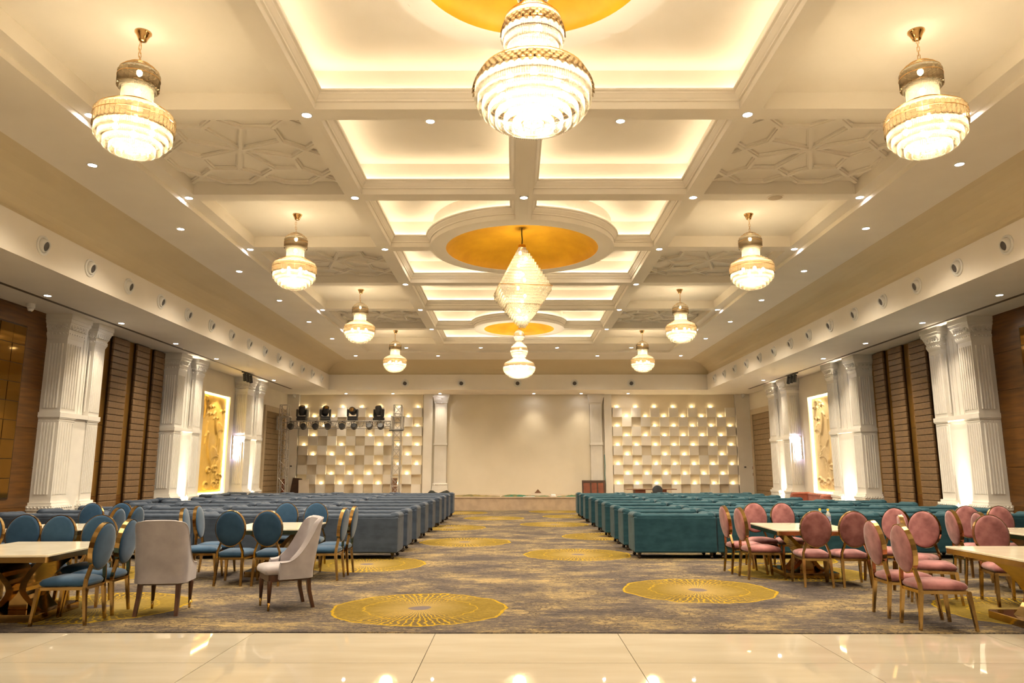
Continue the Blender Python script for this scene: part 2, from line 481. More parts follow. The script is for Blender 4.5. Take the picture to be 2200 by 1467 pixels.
# beams
BW = 0.14
rowY = [5.69 + 2.82 * i for i in range(-1, 8)]        # beam centre lines
Ybeg, Yend = rowY[0], rowY[-1]
mb = MB()
for sg in (-1, 1):
    a, b_ = sorted((CX + sg * 2.6875, CX + sg * 2.897))
    mb.box(a, b_, Y_CF0, Yend + BW, ZC, ZC + 0.45)
    a, b_ = sorted((CX + sg * 5.34, CX + sg * 5.62))
    mb.box(a, b_, Y_CF0, Y_CF1 + 0.04, ZC, ZC + 0.45)
    mb.build('beam', M['paint'], ceil); mb = MB()
for yv in rowY:
    for sg in (-1, 1):
        a, b_ = sorted((CX + sg * 2.897, CX + sg * 5.34))
        mb = MB(); mb.box(a, b_, yv - BW, yv + BW, ZC, ZC + 0.45); mb.build('beam', M['paint'], ceil)
MB().box(CX - 5.34, CX + 5.34, Yend + BW, Y_CF1 + 0.04, ZC, ZC + 0.3).build('beam', M['paint'], ceil)
MB().box(CX - 5.34, CX + 5.34, Y_CF0, Ybeg - BW, ZC, ZC + 0.3).build('beam', M['paint'], ceil)

DOMES = [(CX, 5.74, 1.08, 1.38), (CX, 14.22, 1.53, 1.84), (CX, 22.65, 1.10, 1.42)]
# centre beams and cross beams, cut at the rings
def seg_cut(lo, hi, c, r):
    if c - r > lo and c + r < hi: return [(lo, c - r), (c + r, hi)]
    return [(lo, hi)]
for yv in rowY:
    dm = [d for d in DOMES if abs(d[1] - yv) < 0.3]
    spans = [(CX - 2.6875, CX + 2.6875)]
    if dm: spans = seg_cut(CX - 2.6875, CX + 2.6875, CX, dm[0][3] - 0.072)
    for a, b_ in spans:
        MB().box(a, b_, yv - BW + 0.0705, yv + BW - 0.0705, ZC, ZC + 0.45).build('beam', M['paint'], ceil)
ycuts = []
cur = Ybeg
for d in DOMES:
    ycuts.append((cur, d[1] - d[3] + 0.072)); cur = d[1] + d[3] - 0.072
ycuts.append((cur, Yend))
for a, b_ in ycuts:
    if b_ > a: MB().box(CX - BW + 0.0705, CX + BW - 0.0705, a, b_, ZC, ZC + 0.45).build('beam', M['paint'], ceil)

def coffer_poly(xa, xb, ya, yb):
    cor = [(xa, ya), (xb, ya), (xb, yb), (xa, yb)]
    for (cx_, cy_, r, ro) in DOMES:
        for k in range(4):
            if math.hypot(cor[k][0] - cx_, cor[k][1] - cy_) < ro:
                prv, nxt, cc = cor[k - 1], cor[(k + 1) % 4], cor[k]
                def cross(p, q):
                    if abs(p[0] - q[0]) < 1e-6:
                        x = p[0]; s_ = math.sqrt(ro * ro - (x - cx_) ** 2); y = cy_ + s_ if p[1] > cy_ or q[1] > cy_ + ro * 0.5 else cy_ - s_
                        if not (min(p[1], q[1]) - 1e-6 <= y <= max(p[1], q[1]) + 1e-6): y = 2 * cy_ - y
                        return (x, y)
                    y = p[1]; s_ = math.sqrt(ro * ro - (y - cy_) ** 2); x = cx_ + s_
                    if not (min(p[0], q[0]) - 1e-6 <= x <= max(p[0], q[0]) + 1e-6): x = 2 * cx_ - x
                    return (x, y)
                A, B = cross(prv, cc), cross(cc, nxt)
                a0 = math.atan2(A[1] - cy_, A[0] - cx_); a1 = math.atan2(B[1] - cy_, B[0] - cx_)
                da = (a1 - a0 + PI) % (2 * PI) - PI
                arc = [(cx_ + ro * math.cos(a0 + da * t / 14), cy_ + ro * math.sin(a0 + da * t / 14)) for t in range(15)]
                out = []
                for j in range(4):
                    q = (k + 1 + j) % 4
                    if q != k: out.append(cor[q])
                return out + arc
    return cor

def offset(poly, d):
    n = len(poly); out = []
    for i in range(n):
        p0 = Vector(poly[i - 1]); p1 = Vector(poly[i]); p2 = Vector(poly[(i + 1) % n])
        e0 = (p1 - p0).normalized(); e1 = (p2 - p1).normalized()
        n0 = Vector((-e0.y, e0.x)); n1 = Vector((-e1.y, e1.x))
        b_ = (n0 + n1)
        if b_.length < 1e-6: b_ = n0
        b_.normalize()
        k = d / max(0.35, b_.dot(n0))
        out.append((p1.x + b_.x * k, p1.y + b_.y * k))
    return out

def sweep(mb, poly, prof):
    rings = []
    for d, z in prof:
        rings.append([(x, y, z) for x, y in offset(poly, d)])
    n = len(poly); b = len(mb.v); m = len(rings)
    for r in rings: mb.v.extend(r)
    for k in range(m):
        kk = (k + 1) % m
        for i in range(n):
            j = (i + 1) % n
            mb.f.append((b + k * n + i, b + k * n + j, b + kk * n + j, b + kk * n + i))

ZP = 6.42
PROF = [(-0.07, 5.88), (0, 5.88), (0, 5.970), (0.022, 5.976), (0.022, 6.0), (0.034, 6.012), (0.060, 6.05), (0.066, 6.056), (0.066, 6.078), (0.092, 6.086), (0.095, 6.108),
        (-0.045, 6.108), (-0.045, ZP + 0.02), (-0.07, ZP + 0.02)]
LED = [(-0.035, 6.112), (0.015, 6.112), (0.015, 6.122), (-0.035, 6.122)]
for i in range(len(rowY) - 1):
    ya, yb = rowY[i] + BW, rowY[i + 1] - BW
    for sg in (-1, 1):
        xa, xb = sorted((CX + sg * BW, CX + sg * 2.617))
        po = coffer_poly(xa, xb, ya, yb)
        mb = MB(); sweep(mb, po, PROF); mb.build('moulding', M['paint'], ceil)
        mb = MB(); sweep(mb, po, LED); mb.build('cove_strip', M['cove_led'], ceil)
        op = offset(po, -0.06)
        mb = MB(); mb.prism(op, ZP, ZP + 0.03); mb.build('coffer_panel', M['paint'], ceil)
# rings and domes
for (cx_, cy_, r, ro) in DOMES:
    mb = MB(); nn = 72
    mb.lathe([(r, ZC), (ro - 0.0705, ZC), (ro - 0.0705, ZP + 0.02), (r + 0.02, ZP + 0.02), (r, ZC + 0.02), (r, ZC)], nn, (cx_, cy_, 0), False, False)
    mb.build('dome_ring', M['paint'], ceil, smooth=False)
    mb = MB()
    prof = []
    for k in range(13):
        a = k / 12 * PI / 2
        prof.append((max(r * math.cos(a), 0.001) * 1.0, ZC + 0.004 + 0.30 * r * math.sin(a)))
    mb.lathe(prof, 72, (cx_, cy_, 0), False, True)
    mb.build('gold_dome', M['golddome'], ceil, smooth=True)
# side coffers
ZSP = 6.10
rib_me = None
def rib_pattern(xc, yc, hx, hy):
    segs = []
    q, p = 0.68, 0.27
    ctr = (0, 0)
    for sx in (-1, 1):
        for sy in (-1, 1):
            segs += [(ctr, (sx * p, sy * q)), (ctr, (sx * q, sy * p))]
            segs += [((sx * p, sy * q), (sx * q, sy * q)), ((sx * q, sy * q), (sx * q, sy * p))]
            segs += [((sx * q, sy * p), (sx * 1.22, -sy * p)), ((sx * p, sy * q), (-sx * p, sy * 1.22))]
            segs += [((sx * q, sy * q), (sx * 1.22, sy * 1.22)), ((sx * 1.22, sy * q), (sx * q, sy * 1.22))]
            segs += [((sx * p, sy * 1.22), (sx * q, sy * 1.22)), ((sx * 1.22, sy * p), (sx * 1.22, sy * q))]
    out = []
    for a, b_ in segs:
        A = (xc + max(-hx, min(hx, a[0])), yc + max(-hy, min(hy, a[1])))
        B = (xc + max(-hx, min(hx, b_[0])), yc + max(-hy, min(hy, b_[1])))
        out.append((A, B))
    return out
for i in range(len(rowY) - 1):
    ya, yb = rowY[i] + BW, rowY[i + 1] - BW
    for sg in (-1, 1):
        xa, xb = sorted((CX + sg * 2.897, CX + sg * 5.34))
        MB().box(xa - 0.02, xb + 0.02, ya - 0.02, yb + 0.02, ZSP, ZSP + 0.05).build('coffer_panel', M['paint'], ceil)
        if i % 2 == 0:    # patterned bay
            xc, yc = (xa + xb) / 2, (ya + yb) / 2
            for q_, (A, B) in enumerate(rib_pattern(xc, yc, (xb - xa) / 2, (yb - ya) / 2)):
                mb = MB(); e_ = 0.0006 * (q_ % 13)
                mb.beam((A[0], A[1], ZSP - 0.015 - e_), (B[0], B[1], ZSP - 0.015 - e_), 0.095, 0.032)
                mb.beam((A[0], A[1], ZSP - 0.042 - e_), (B[0], B[1], ZSP - 0.042 - e_), 0.05, 0.026)
                mb.build('rib', M['paint'], ceil)
# cove from border to fascia
def cove_pts(n=10):
    return [(CE + (FH + 0.06 - CE) * math.cos(t / n * PI / 2), 5.33 + (ZB - 5.33) * math.sin(t / n * PI / 2)) for t in range(n + 1)]
rings = []
for h, z in cove_pts():
    yb = YFB - 1.0 + (h - CE) * (1.06 / (FH + 0.06 - CE))
    rings.append([(CX - h, YF, z), (CX - h, yb, z), (CX + h, yb, z), (CX + h, YF, z)])
mb = MB(); mb.loft(rings, False, False, closed=False)
mb.build('cove', M['cove'], ceil, smooth=False)
# fascia and soffit
mb = MB(); mb.box(FL - 0.14, FL, YF, YFB + 0.14, ZS, 5.33); mb.box(FR, FR + 0.14, YF, YFB + 0.14, ZS, 5.33); mb.box(FL, FR, YFB, YFB + 0.14, ZS, 5.33)
mb.build('fascia', M['paint'], ceil)
mb = MB(); mb.box(XL - 0.2, FL - 0.14, YF, YB + 0.2, ZS, ZS + 0.05); mb.box(FR + 0.14, XR + 0.2, YF, YB + 0.2, ZS, ZS + 0.05); mb.box(FL - 0.14, FR + 0.14, YFB + 0.14, YB + 0.2, ZS, ZS + 0.05)
mb.build('soffit', M['paint'], ceil)
for x in (-8.93, 9.42):
    MB().box(x - 0.045, x + 0.045, 1.0, 29.2, ZS - 0.004, ZS + 0.01).build('track_slot', M['slot'], ceil)
# closing planes above so no light leaks
MB().box(XL - 0.3, XR + 0.3, YF - 0.2, YB + 0.3, 6.9, 6.95).build('roof_slab', M['wall'], ceil)

# ------------------------------------------------------------------ walls
wl = struct('wall_left', 'left side wall behind the white columns')
wr = struct('wall_right', 'right side wall behind the white columns')
wb = struct('wall_back', 'cream wall behind the stage')
wf = struct('wall_bounce', 'unseen cream wall added behind the camera for bounced light')  # closes the room out of view, added to bounce light back
MB().box(XL - 0.2, XL - 0.12, YF, YB + 0.2, 0, 7).build('core', M['wall'], wl)
MB().box(XR + 0.12, XR + 0.2, YF, YB + 0.2, 0, 7).build('core', M['wall'], wr)
MB().box(XL - 0.2, XR + 0.2, YB, YB + 0.2, 0, 7).build('core', M['stagewall'], wb)
MB().box(XL - 0.2, XR + 0.2, YF - 0.2, YF, 0, 7).build('core', M['wall'], wf)

def side(sg):
    return (wl, XL, 1) if sg < 0 else (wr, XR, -1)
def sbox(mb, sg, d0, d1, y0, y1, z0, z1):
    # box on a side wall, d measured into the hall from the wall plane
    _, X, s_ = side(sg)
    a, b_ = sorted((X + s_ * d0, X + s_ * d1))
    return mb.box(a, b_, y0, y1, z0, z1)
SHIFT = {-1: 0.0, 1: 0.25}
for sg in (-1, 1):
    W, X, s_ = side(sg); sh = SHIFT[sg]
    # walnut boards near the camera, then plain wall, then relief bay, then door bay
    y1 = 14.98 + sh
    yy = YF
    mb = MB(); sbox(mb, sg, -0.13, -0.02, YF, y1, 0, ZS); mb.build('batten', M['strip_dark'], W)
    if sg < 0: rects = [(YF, 14.3), ] 
    hb = 0.78
    k = 0
    z = 0.0
    while z < ZS - 0.01:
        zt = min(z + hb, ZS)
        for (ya, yb) in ((YF, 2.0), (2.0, 5.0), (5.0, 8.0), (8.0, 11.0), (11.0, y1)):
            mb = MB(); sbox(mb, sg, -0.02, 0.0, ya + 0.004, yb - 0.004, z + 0.003, zt - 0.003)
            mb.build('plank', M['walnut'], W)
        z = zt
    # gold mirror panel grid
    gy1 = 14.27 + (0.06 if sg > 0 else 0)
    z0, z1 = 0.98, 4.30
    mb = MB(); sbox(mb, sg, 0.0, 0.02, gy1 - 3.05, gy1 + 0.03, z0 - 0.03, z1 + 0.03); mb.build('panel_frame', M['strip_dark'], W)
    nr = 9
    for c_ in range(8):
        for r_ in range(nr):
            ya = gy1 - (c_ + 1) * 0.375; za = z0 + r_ * (z1 - z0) / nr
            mb = MB(); sbox(mb, sg, 0.02, 0.032 + 0.004 * ((c_ + r_) % 2), ya + 0.006, ya + 0.369, za + 0.006, za + (z1 - z0) / nr - 0.006)
            mb.build('mirror_tile', M['goldmirror'], W)
    # bronze mirror and padded strips between first and second pairs of columns
    mb = MB(); sbox(mb, sg, -0.13, -0.03, y1, 20.6 + sh, 0, ZS); mb.build('mirror_back', M['strip_dark'], W)
    for (ya, yb) in ((16.45 + sh, 17.36 + sh), (17.36 + sh, 18.45 + sh), (18.45 + sh, 19.4 + sh), (19.4 + sh, 20.3 + sh)):
        for (za, zb) in ((0.9, 1.7), (1.7, 2.55), (2.55, 3.4), (3.4, 4.1), (4.1, ZS)):
            mb = MB(); sbox(mb, sg, -0.03, -0.015, ya + 0.004, yb - 0.004, za + 0.005, zb - 0.005); mb.build('mirror_panel', M['bronze'], W)
        mb = MB(); sbox(mb, sg, -0.03, -0.01, ya + 0.004, yb - 0.004, 0, 0.9); mb.build('plank', M['walnut'], W)
    for (ya, yb) in ((17.36 + sh, 18.09 + sh), (18.47 + sh, 19.13 + sh), (19.42 + sh, 19.98 + sh)):
        mb = MB(); sbox(mb, sg, -0.02, 0.04, ya + 0.01, yb - 0.01, 0.0, ZS - 0.01); mb.build('strip_core', M['strip_dark'], W)
        n = 30; hgt = (ZS - 0.02) / n
        mb = MB(); sbox(mb, sg, 0.03, 0.085, ya, yb, 0.004, hgt - 0.004)
        me = mb.mesh('padded_block', M['leather'])
        for q in range(n):
            o = link('padded_block', me, W, (0, 0, q * hgt))
            md = o.modifiers.new('bevel', 'BEVEL'); md.width = 0.016; md.segments = 2
    # relief bay
    ra, rb = (22.80, 24.90) if sg < 0 else (22.94, 25.02)
    z0, z1 = 0.75, 3.95
    mb = MB()
    sbox(mb, sg, -0.13, 0.0, 20.6 + sh, ra, 0, ZS); sbox(mb, sg, -0.13, 0.0, rb, YB, 0, ZS)
    sbox(mb, sg, -0.13, 0.0, ra, rb, 0, z0); sbox(mb, sg, -0.13, 0.0, ra, rb, z1, ZS)
    mb.build('plaster', M['wall'], W)
    mb = MB()
    sbox(mb, sg, 0.0, 0.05, 22.3, ra - 0.0, z0 - 0.1, z1 + 0.22); sbox(mb, sg, 0.0, 0.05, rb, rb + 0.28, z0 - 0.1, z1 + 0.22); sbox(mb, sg, 0.0, 0.05, ra, rb, z1, z1 + 0.22); sbox(mb, sg, 0.0, 0.05, ra, rb, z0 - 0.1, z0)
    mb.build('niche_frame', M['wall'], W)

# relief panels: carved cranes and lotus, real height
def relief(sg):
    W, X, s_ = side(sg)
    ra, rb = (22.80, 24.90) if sg < 0 else (22.94, 25.02)
    z0, z1 = 0.75, 3.95
    Wd, Hd = rb - ra, z1 - z0
    lines = []
    rnd = random.Random(3 if sg < 0 else 5)
    def curve(pts, wd, hgt): lines.append((pts, wd, hgt))
    def bez(p0, p1, p2, n=10):
        return [((1 - t) ** 2 * p0[0] + 2 * t * (1 - t) * p1[0] + t * t * p2[0], (1 - t) ** 2 * p0[1] + 2 * t * (1 - t) * p1[1] + t * t * p2[1]) for t in [i / n for i in range(n + 1)]]
    # two cranes: neck, body, wings
    for (bx, by, s2) in ((0.9, 1.0, 1.0), (1.35, 1.95, 0.75)):
        curve(bez((bx, by), (bx - 0.35 * s2, by + 0.45 * s2), (bx - 0.22 * s2, by + 0.95 * s2)), 0.05 * s2, 0.03)
        curve(bez((bx - 0.22 * s2, by + 0.95 * s2), (bx - 0.3 * s2, by + 1.0 * s2), (bx - 0.45 * s2, by + 0.82 * s2), 5), 0.03, 0.025)
        for k in range(9):
            a = 0.2 + k * 0.13
            L_ = (0.75 - 0.03 * k) * s2
            curve(bez((bx, by), (bx + 0.5 * L_ * math.cos(a), by + 0.2 + 0.5 * L_ * math.sin(a)), (bx + L_ * math.cos(a), by + L_ * math.sin(a)), 7), 0.028, 0.022)
        curve(bez((bx + 0.1, by), (bx + 0.2, by - 0.3), (bx + 0.12, by - 0.55 * s2), 6), 0.02, 0.02)
    # flying birds near the top
    for k in range(6):
        x, y = rnd.uniform(0.3, 1.8), rnd.uniform(2.35, 3.05)
        curve(bez((x - 0.2, y + 0.02), (x - 0.08, y + 0.16), (x, y), 6), 0.02, 0.025)
        curve(bez((x, y), (x + 0.1, y + 0.15), (x + 0.22, y + 0.05), 6), 0.02, 0.025)
    # lotus leaves and reeds below
    for k in range(8):
        x, y, r_ = rnd.uniform(0.2, 1.9), rnd.uniform(0.2, 0.85), rnd.uniform(0.10, 0.2)
        curve([(x + r_ * math.cos(t * 0.63), y + 0.55 * r_ * math.sin(t * 0.63)) for t in range(11)], 0.025, 0.028)
        curve(bez((x, y), (x + 0.05, y - 0.2), (x + rnd.uniform(-0.1, 0.1), 0.02), 5), 0.015, 0.02)
    for k in range(7):
        x = rnd.uniform(0.1, 1.5)
        curve(bez((x, 0.02), (x + 0.15, 0.4), (x + rnd.uniform(0.25, 0.6), rnd.uniform(0.6, 1.1)), 8), 0.018, 0.018)
    for k in range(5):
        x, y = rnd.uniform(0.2, 1.8), rnd.uniform(1.0, 3.0)
        curve(bez((x, y), (x + 0.1, y + 0.4), (x + rnd.uniform(-0.3, 0.3), y + 0.7), 8), 0.03, 0.02)
    nx, nz = 84, 128
    H = [[0.0] * (nz + 1) for _ in range(nx + 1)]
    for pts, wd, hgt in lines:
        for a, b_ in zip(pts[:-1], pts[1:]):
            i0 = int(max(0, (min(a[0], b_[0]) - 3 * wd) / Wd * nx)); i1 = int(min(nx, (max(a[0], b_[0]) + 3 * wd) / Wd * nx))
            j0 = int(max(0, (min(a[1], b_[1]) - 3 * wd) / Hd * nz)); j1 = int(min(nz, (max(a[1], b_[1]) + 3 * wd) / Hd * nz))
            dx, dy = b_[0] - a[0], b_[1] - a[1]; l2 = dx * dx + dy * dy + 1e-9
            for i in range(i0, i1 + 1):
                for j in range(j0, j1 + 1):
                    px, py = i * Wd / nx, j * Hd / nz
                    t = max(0, min(1, ((px - a[0]) * dx + (py - a[1]) * dy) / l2))
                    d2 = (px - a[0] - t * dx) ** 2 + (py - a[1] - t * dy) ** 2
                    h = 2.2 * hgt * math.exp(-d2 / (wd * wd * 0.8))
                    if h > H[i][j]: H[i][j] = h
    mb = MB()
    V = []; F = []
    for i in range(nx + 1):
        for j in range(nz + 1):
            edge_ = min(i, nx - i, j, nz - j)
            V.append((X + s_ * (-0.055 + H[i][j] * (1 if edge_ > 2 else 0)), ra + 0.06 + i * (Wd - 0.12) / nx, z0 + 0.06 + j * (Hd - 0.12) / nz))
    for i in range(nx):
        for j in range(nz):
            a = i * (nz + 1) + j
            F.append((a, a + 1, a + nz + 2, a + nz + 1))
    mb.add(V, F)
    sbox(mb, sg, -0.10, -0.06, ra + 0.06, rb - 0.06, z0 + 0.06, z1 - 0.06)
    name = 'relief_panel'
    o = mb.build(name, M['relief_gold'] if sg < 0 else M['relief_cream'], None, smooth=True)
    tag(o, ('golden' if sg < 0 else 'pale cream') + ' carved wall relief of cranes and lotus with lit edges, on the ' + ('left' if sg < 0 else 'right') + ' wall', 'relief')
    mb = MB()
    led = M['relief_led_gold'] if sg < 0 else M['relief_led_cream']
    sbox(mb, sg, -0.09, -0.02, ra + 0.004, ra + 0.018, z0 + 0.02, z1 - 0.02); sbox(mb, sg, -0.09, -0.02, rb - 0.018, rb - 0.004, z0 + 0.02, z1 - 0.02)
    sbox(mb, sg, -0.09, -0.02, ra + 0.03, rb - 0.03, z0 + 0.004, z0 + 0.018); sbox(mb, sg, -0.09, -0.02, ra + 0.03, rb - 0.03, z1 - 0.018, z1 - 0.004)
    mb.build('light_strip', led, o)
relief(-1); relief(1)

# doors at the far end of each side wall
for sg in (-1, 1):
    W, X, s_ = side(sg)
    ya, yb = 28.45, 31.15
    dr = struct('door_1' if sg < 0 else 'door_2', 'tall padded double door in a taupe frame at the far end of the ' + ('left' if sg < 0 else 'right') + ' wall')
    mb = MB()
    sbox(mb, sg, 0.0, 0.06, ya, ya + 0.2, 0.0, 4.02); sbox(mb, sg, 0.0, 0.06, yb - 0.2, yb, 0.0, 4.02); sbox(mb, sg, 0.0, 0.06, ya + 0.2, yb - 0.2, 3.80, 4.02)
    mb.build('door_frame', M['doorframe'], dr)
    mb = MB(); sbox(mb, sg, 0.0, 0.02, ya + 0.2, yb - 0.2, 0.0, 3.8); mb.build('door_leaf', M['doorpanel'], dr)
    nr = 18
    for r_ in range(nr):
        mb = MB(); z = 0.06 + r_ * 3.7 / nr
        sbox(mb, sg, 0.02, 0.034, ya + 0.22, yb - 0.22, z + 0.008, z + 3.7 / nr - 0.008); mb.build('padded_panel', M['doorpanel'], dr, bevel=0.01)
    for r_ in range(1, nr):
        z = 0.06 + r_ * 3.7 / nr
        mb = MB()
        for c_ in range(12):
            y = ya + 0.3 + c_ * (yb - ya - 0.6) / 11
            sbox(mb, sg, 0.02, 0.042, y - 0.02, y + 0.02, z - 0.008, z + 0.008)
        mb.build('stud_row', M['strip_dark'], dr, kind='stuff')

# ------------------------------------------------------------------ columns
def column(sg, y0, y1, label):
    # engaged square pilaster, y0..y1 is the shaft, d is its projection from the wall
    W, X, s_ = side(sg)
    D = 0.43
    c = struct('column', label)
    def rect(mb, d, e, z0, z1, d1=None, e1=None):
        d1 = d if d1 is None else d1; e1 = e if e1 is None else e1
        def rg(dd, ee, z):
            a, b_ = sorted((X - s_ * 0.1, X + s_ * (D + dd)))
            return [(a, y0 - ee, z), (b_, y0 - ee, z), (b_, y1 + ee, z), (a, y1 + ee, z)]
        return mb.loft([rg(d, e, z0), rg(d1, e1, z1)])
    mb = MB(); rect(mb, 0, 0, 0.84, 4.30); mb.build('shaft', M['column'], c)
    mb = MB(); rect(mb, 0.03, 0.03, 2.57, 2.67); rect(mb, 0.018, 0.018, 2.545, 2.57); mb.build('collar', M['column'], c)
    mb = MB(); rect(mb, 0.10, 0.10, 0.0, 0.30); rect(mb, 0.10, 0.10, 0.30, 0.50, 0.085, 0.085); rect(mb, 0.085, 0.085, 0.50, 0.70, 0.06, 0.06); rect(mb, 0.085, 0.085, 0.70, 0.80); rect(mb, 0.04, 0.04, 0.80, 0.86)
    mb.build('base', M['column'], c)
    mb = MB(); rect(mb, 0.0, 0.0, 4.20, 4.28, 0.03, 0.03); rect(mb, 0.035, 0.035, 4.28, 4.34); rect(mb, 0.02, 0.02, 4.34, 4.53, 0.085, 0.085); rect(mb, 0.10, 0.10, 4.53, 4.60); rect(mb, 0.115, 0.115, 4.60, ZS)
    mb.build('capital', M['column'], c)
    # flutes on the near face, the hall face and the far face
    fl = MB(); bead = MB(); scr = MB()
    wy = y1 - y0
    def bars(z0, z1):
        n = 6
        for k in range(n):
            yy = y0 + wy * (k + 0.5) / n * 0.94 + wy * 0.03
            xq = X + s_ * D; xo = X + s_ * (D + 0.020); hw_ = wy * 0.052
            fl.loft([[(xq, yy - hw_, z), (xo, yy - hw_ * 0.5, z), (xo, yy + hw_ * 0.5, z), (xq, yy + hw_, z)] for z in (z0, z1)])
        n = 5
        for k in range(n):
            dd = 0.06 + (D - 0.12) * (k + 0.5) / n
            a, b_ = sorted((X + s_ * (dd - 0.022), X + s_ * (dd + 0.022))); m1, m2 = a * 0.72 + b_ * 0.28, a * 0.28 + b_ * 0.72
            for yq, e in ((y0, -1), (y1, 1)):
                fl.loft([[(a, yq, z), (m1, yq + e * 0.026, z), (m2, yq + e * 0.026, z), (b_, yq, z)] for z in (z0, z1)])
    bars(1.02, 2.46); bars(2.76, 4.10)
    fl.build('fluting', M['column'], c, kind='stuff')
    def beads(mb, z, off, r, step):
        n = max(3, int((wy + 2 * off) / step))
        for k in range(n):
            yy = y0 - off + (wy + 2 * off) * (k + 0.5) / n
            x = X + s_ * (D + off)
            mb.add(*ball((x, yy, z), r))
        n = max(3, int((D + off) / step))
        for k in range(n):
            x = X + s_ * (D + off) * (k + 0.5) / n
            mb.add(*ball((x, y0 - off, z), r)); mb.add(*ball((x, y1 + off, z), r))
    beads(bead, 4.31, 0.035, 0.024, 0.075); beads(bead, 0.76, 0.085, 0.026, 0.07)
    beads(bead, 4.40, 0.045, 0.018, 0.05)
    beads(bead, 2.50, 0.006, 0.012, 0.045)
    bead.build('beading', M['column'], c, kind='stuff', smooth=True)
    # scrolls: rings of flattened tori as leaf carving
    def scroll(p, nrm, r):
        for (rr, rt) in ((r, 0.014), (r * 0.45, 0.012)):
            pts = []
            for k in range(9):
                a = k / 8 * 1.75 * PI + 0.4
                if nrm == 'x': pts.append((p[0], p[1] + rr * math.cos(a), p[2] + rr * math.sin(a)))
                else: pts.append((p[0] + rr * math.cos(a), p[1], p[2] + rr * math.sin(a)))
            scr.tube(pts, rt, 5)
    for zz, off in ((4.45, 0.07), (0.60, 0.075)):
        n = 5
        for k in range(n):
            scroll((X + s_ * (D + off), y0 + wy * (k + 0.5) / n, zz), 'x', 0.052)
        for k in range(4):
            scroll((X + s_ * D * (k + 0.6) / 4, y0 - off, zz), 'y', 0.05)
            scroll((X + s_ * D * (k + 0.6) / 4, y1 + off, zz), 'y', 0.05)
    scr.build('carving', M['column'], c, kind='stuff', smooth=True)
    return c

def ball(c, r):
    V = [(c[0], c[1], c[2] + r), (c[0], c[1], c[2] - r)]
    F = []
    for k in range(6):
        a = k * PI / 3
        V.append((c[0] + r * math.cos(a), c[1] + r * math.sin(a), c[2]))
    for k in range(6):
        F.append((0, 2 + k, 2 + (k + 1) % 6)); F.append((1, 2 + (k + 1) % 6, 2 + k))
    return V, F

COLS = {-1: [(14.97, 15.50, 15.97, 16.38), (20.08, 20.52, 21.22, 21.72), (25.42, 26.0, 26.55, 27.1)],
        1: [(15.24, 15.72, 16.36, 16.85), (20.50, 20.98, 22.0, 22.5), (25.86, 26.4, 27.12, 27.8)]}
for sg in (-1, 1):
    W, X, s_ = side(sg); sn = 'left' if sg < 0 else 'right'
    for k, (a, b_, c_, d_) in enumerate(COLS[sg]):
        column(sg, a, b_, 'white fluted column, nearer of the ' + ORD[k] + ' pair along the ' + sn + ' wall')
        column(sg, c_, d_, 'white fluted column, farther of the ' + ORD[k] + ' pair along the ' + sn + ' wall')
        mb = MB(); sbox(mb, sg, -0.1, 0.40, b_ + 0.002, c_ - 0.002, 0.0, 2.58); mb.build('infill_panel', M['column'], W)
        mb = MB(); sbox(mb, sg, -0.1, 0.30, b_ + 0.002, c_ - 0.002, 2.58, ZS)
        sbox(mb, sg, -0.1, 0.458, b_ + 0.032, c_ - 0.032, 2.575, 2.665)
        n = 4
        for q in range(n):
            yy = b_ + 0.01 + (c_ - b_ - 0.02) * (q + 0.5) / n
            sbox(mb, sg, 0.30, 0.315, yy - 0.025, yy + 0.025, 2.7, 4.4)
        mb.build('infill_panel', M['column'], W)
        lit = not (sg < 0 and k == 0)
        ym = (b_ + c_) / 2
        u = thing('uplight', 'floor uplight between the ' + ORD[k] + ' pair of white columns on the ' + sn, 'light', (X + s_ * 0.47, ym, 0.009))
        hl = (c_ - b_) / 2 - 0.12
        MB().box(-0.045, 0.045, -hl, hl, 0.0, 0.05).build('housing', M['black'], u)
        MB().box(-0.035, 0.035, -hl + 0.01, hl - 0.01, 0.0501, 0.056).build('lens', M['uplight_led'] if lit else M['white_plastic'], u)
        if lit:
            al = lamp('uplight_lamp', 'AREA', (X + s_ * 0.462, ym, 0.075), P_UP, (1.0, 0.84, 0.60), 0.06, (PI, -s_ * math.radians(7), 0))
            al.data.shape = 'RECTANGLE'; al.data.size = 0.07; al.data.size_y = 2 * hl; al.data.spread = math.radians(24)

# wall mounted LED bars shining on the third near columns
for sg, yy in ((-1, 25.27), (1, 25.70)):
    W, X, s_ = side(sg)
    t = thing('light_bar', 'slim wall light bar with four bright violet-white spots beside the ' + ('golden' if sg < 0 else 'cream') + ' relief', 'light', (X + s_ * 0.085, yy, 2.28))
    MB().box(-0.03, 0.03, -0.03, 0.03, -0.40, 0.40).build('housing', M['white_plastic'], t)
    for k in range(4):
        MB().add(*ball((s_ * 0.03, 0.025, -0.30 + 0.2 * k), 0.03)).build('lamp', M['violet_led'], t, smooth=True)
        lamp('bar_lamp', 'SPOT', (X + s_ * 0.16, yy + 0.05, 1.98 + 0.2 * k), 4.5, (1.0, 0.95, 1.0), 0.03, (PI / 2, 0, -s_ * 0.5), math.radians(130), 0.7)

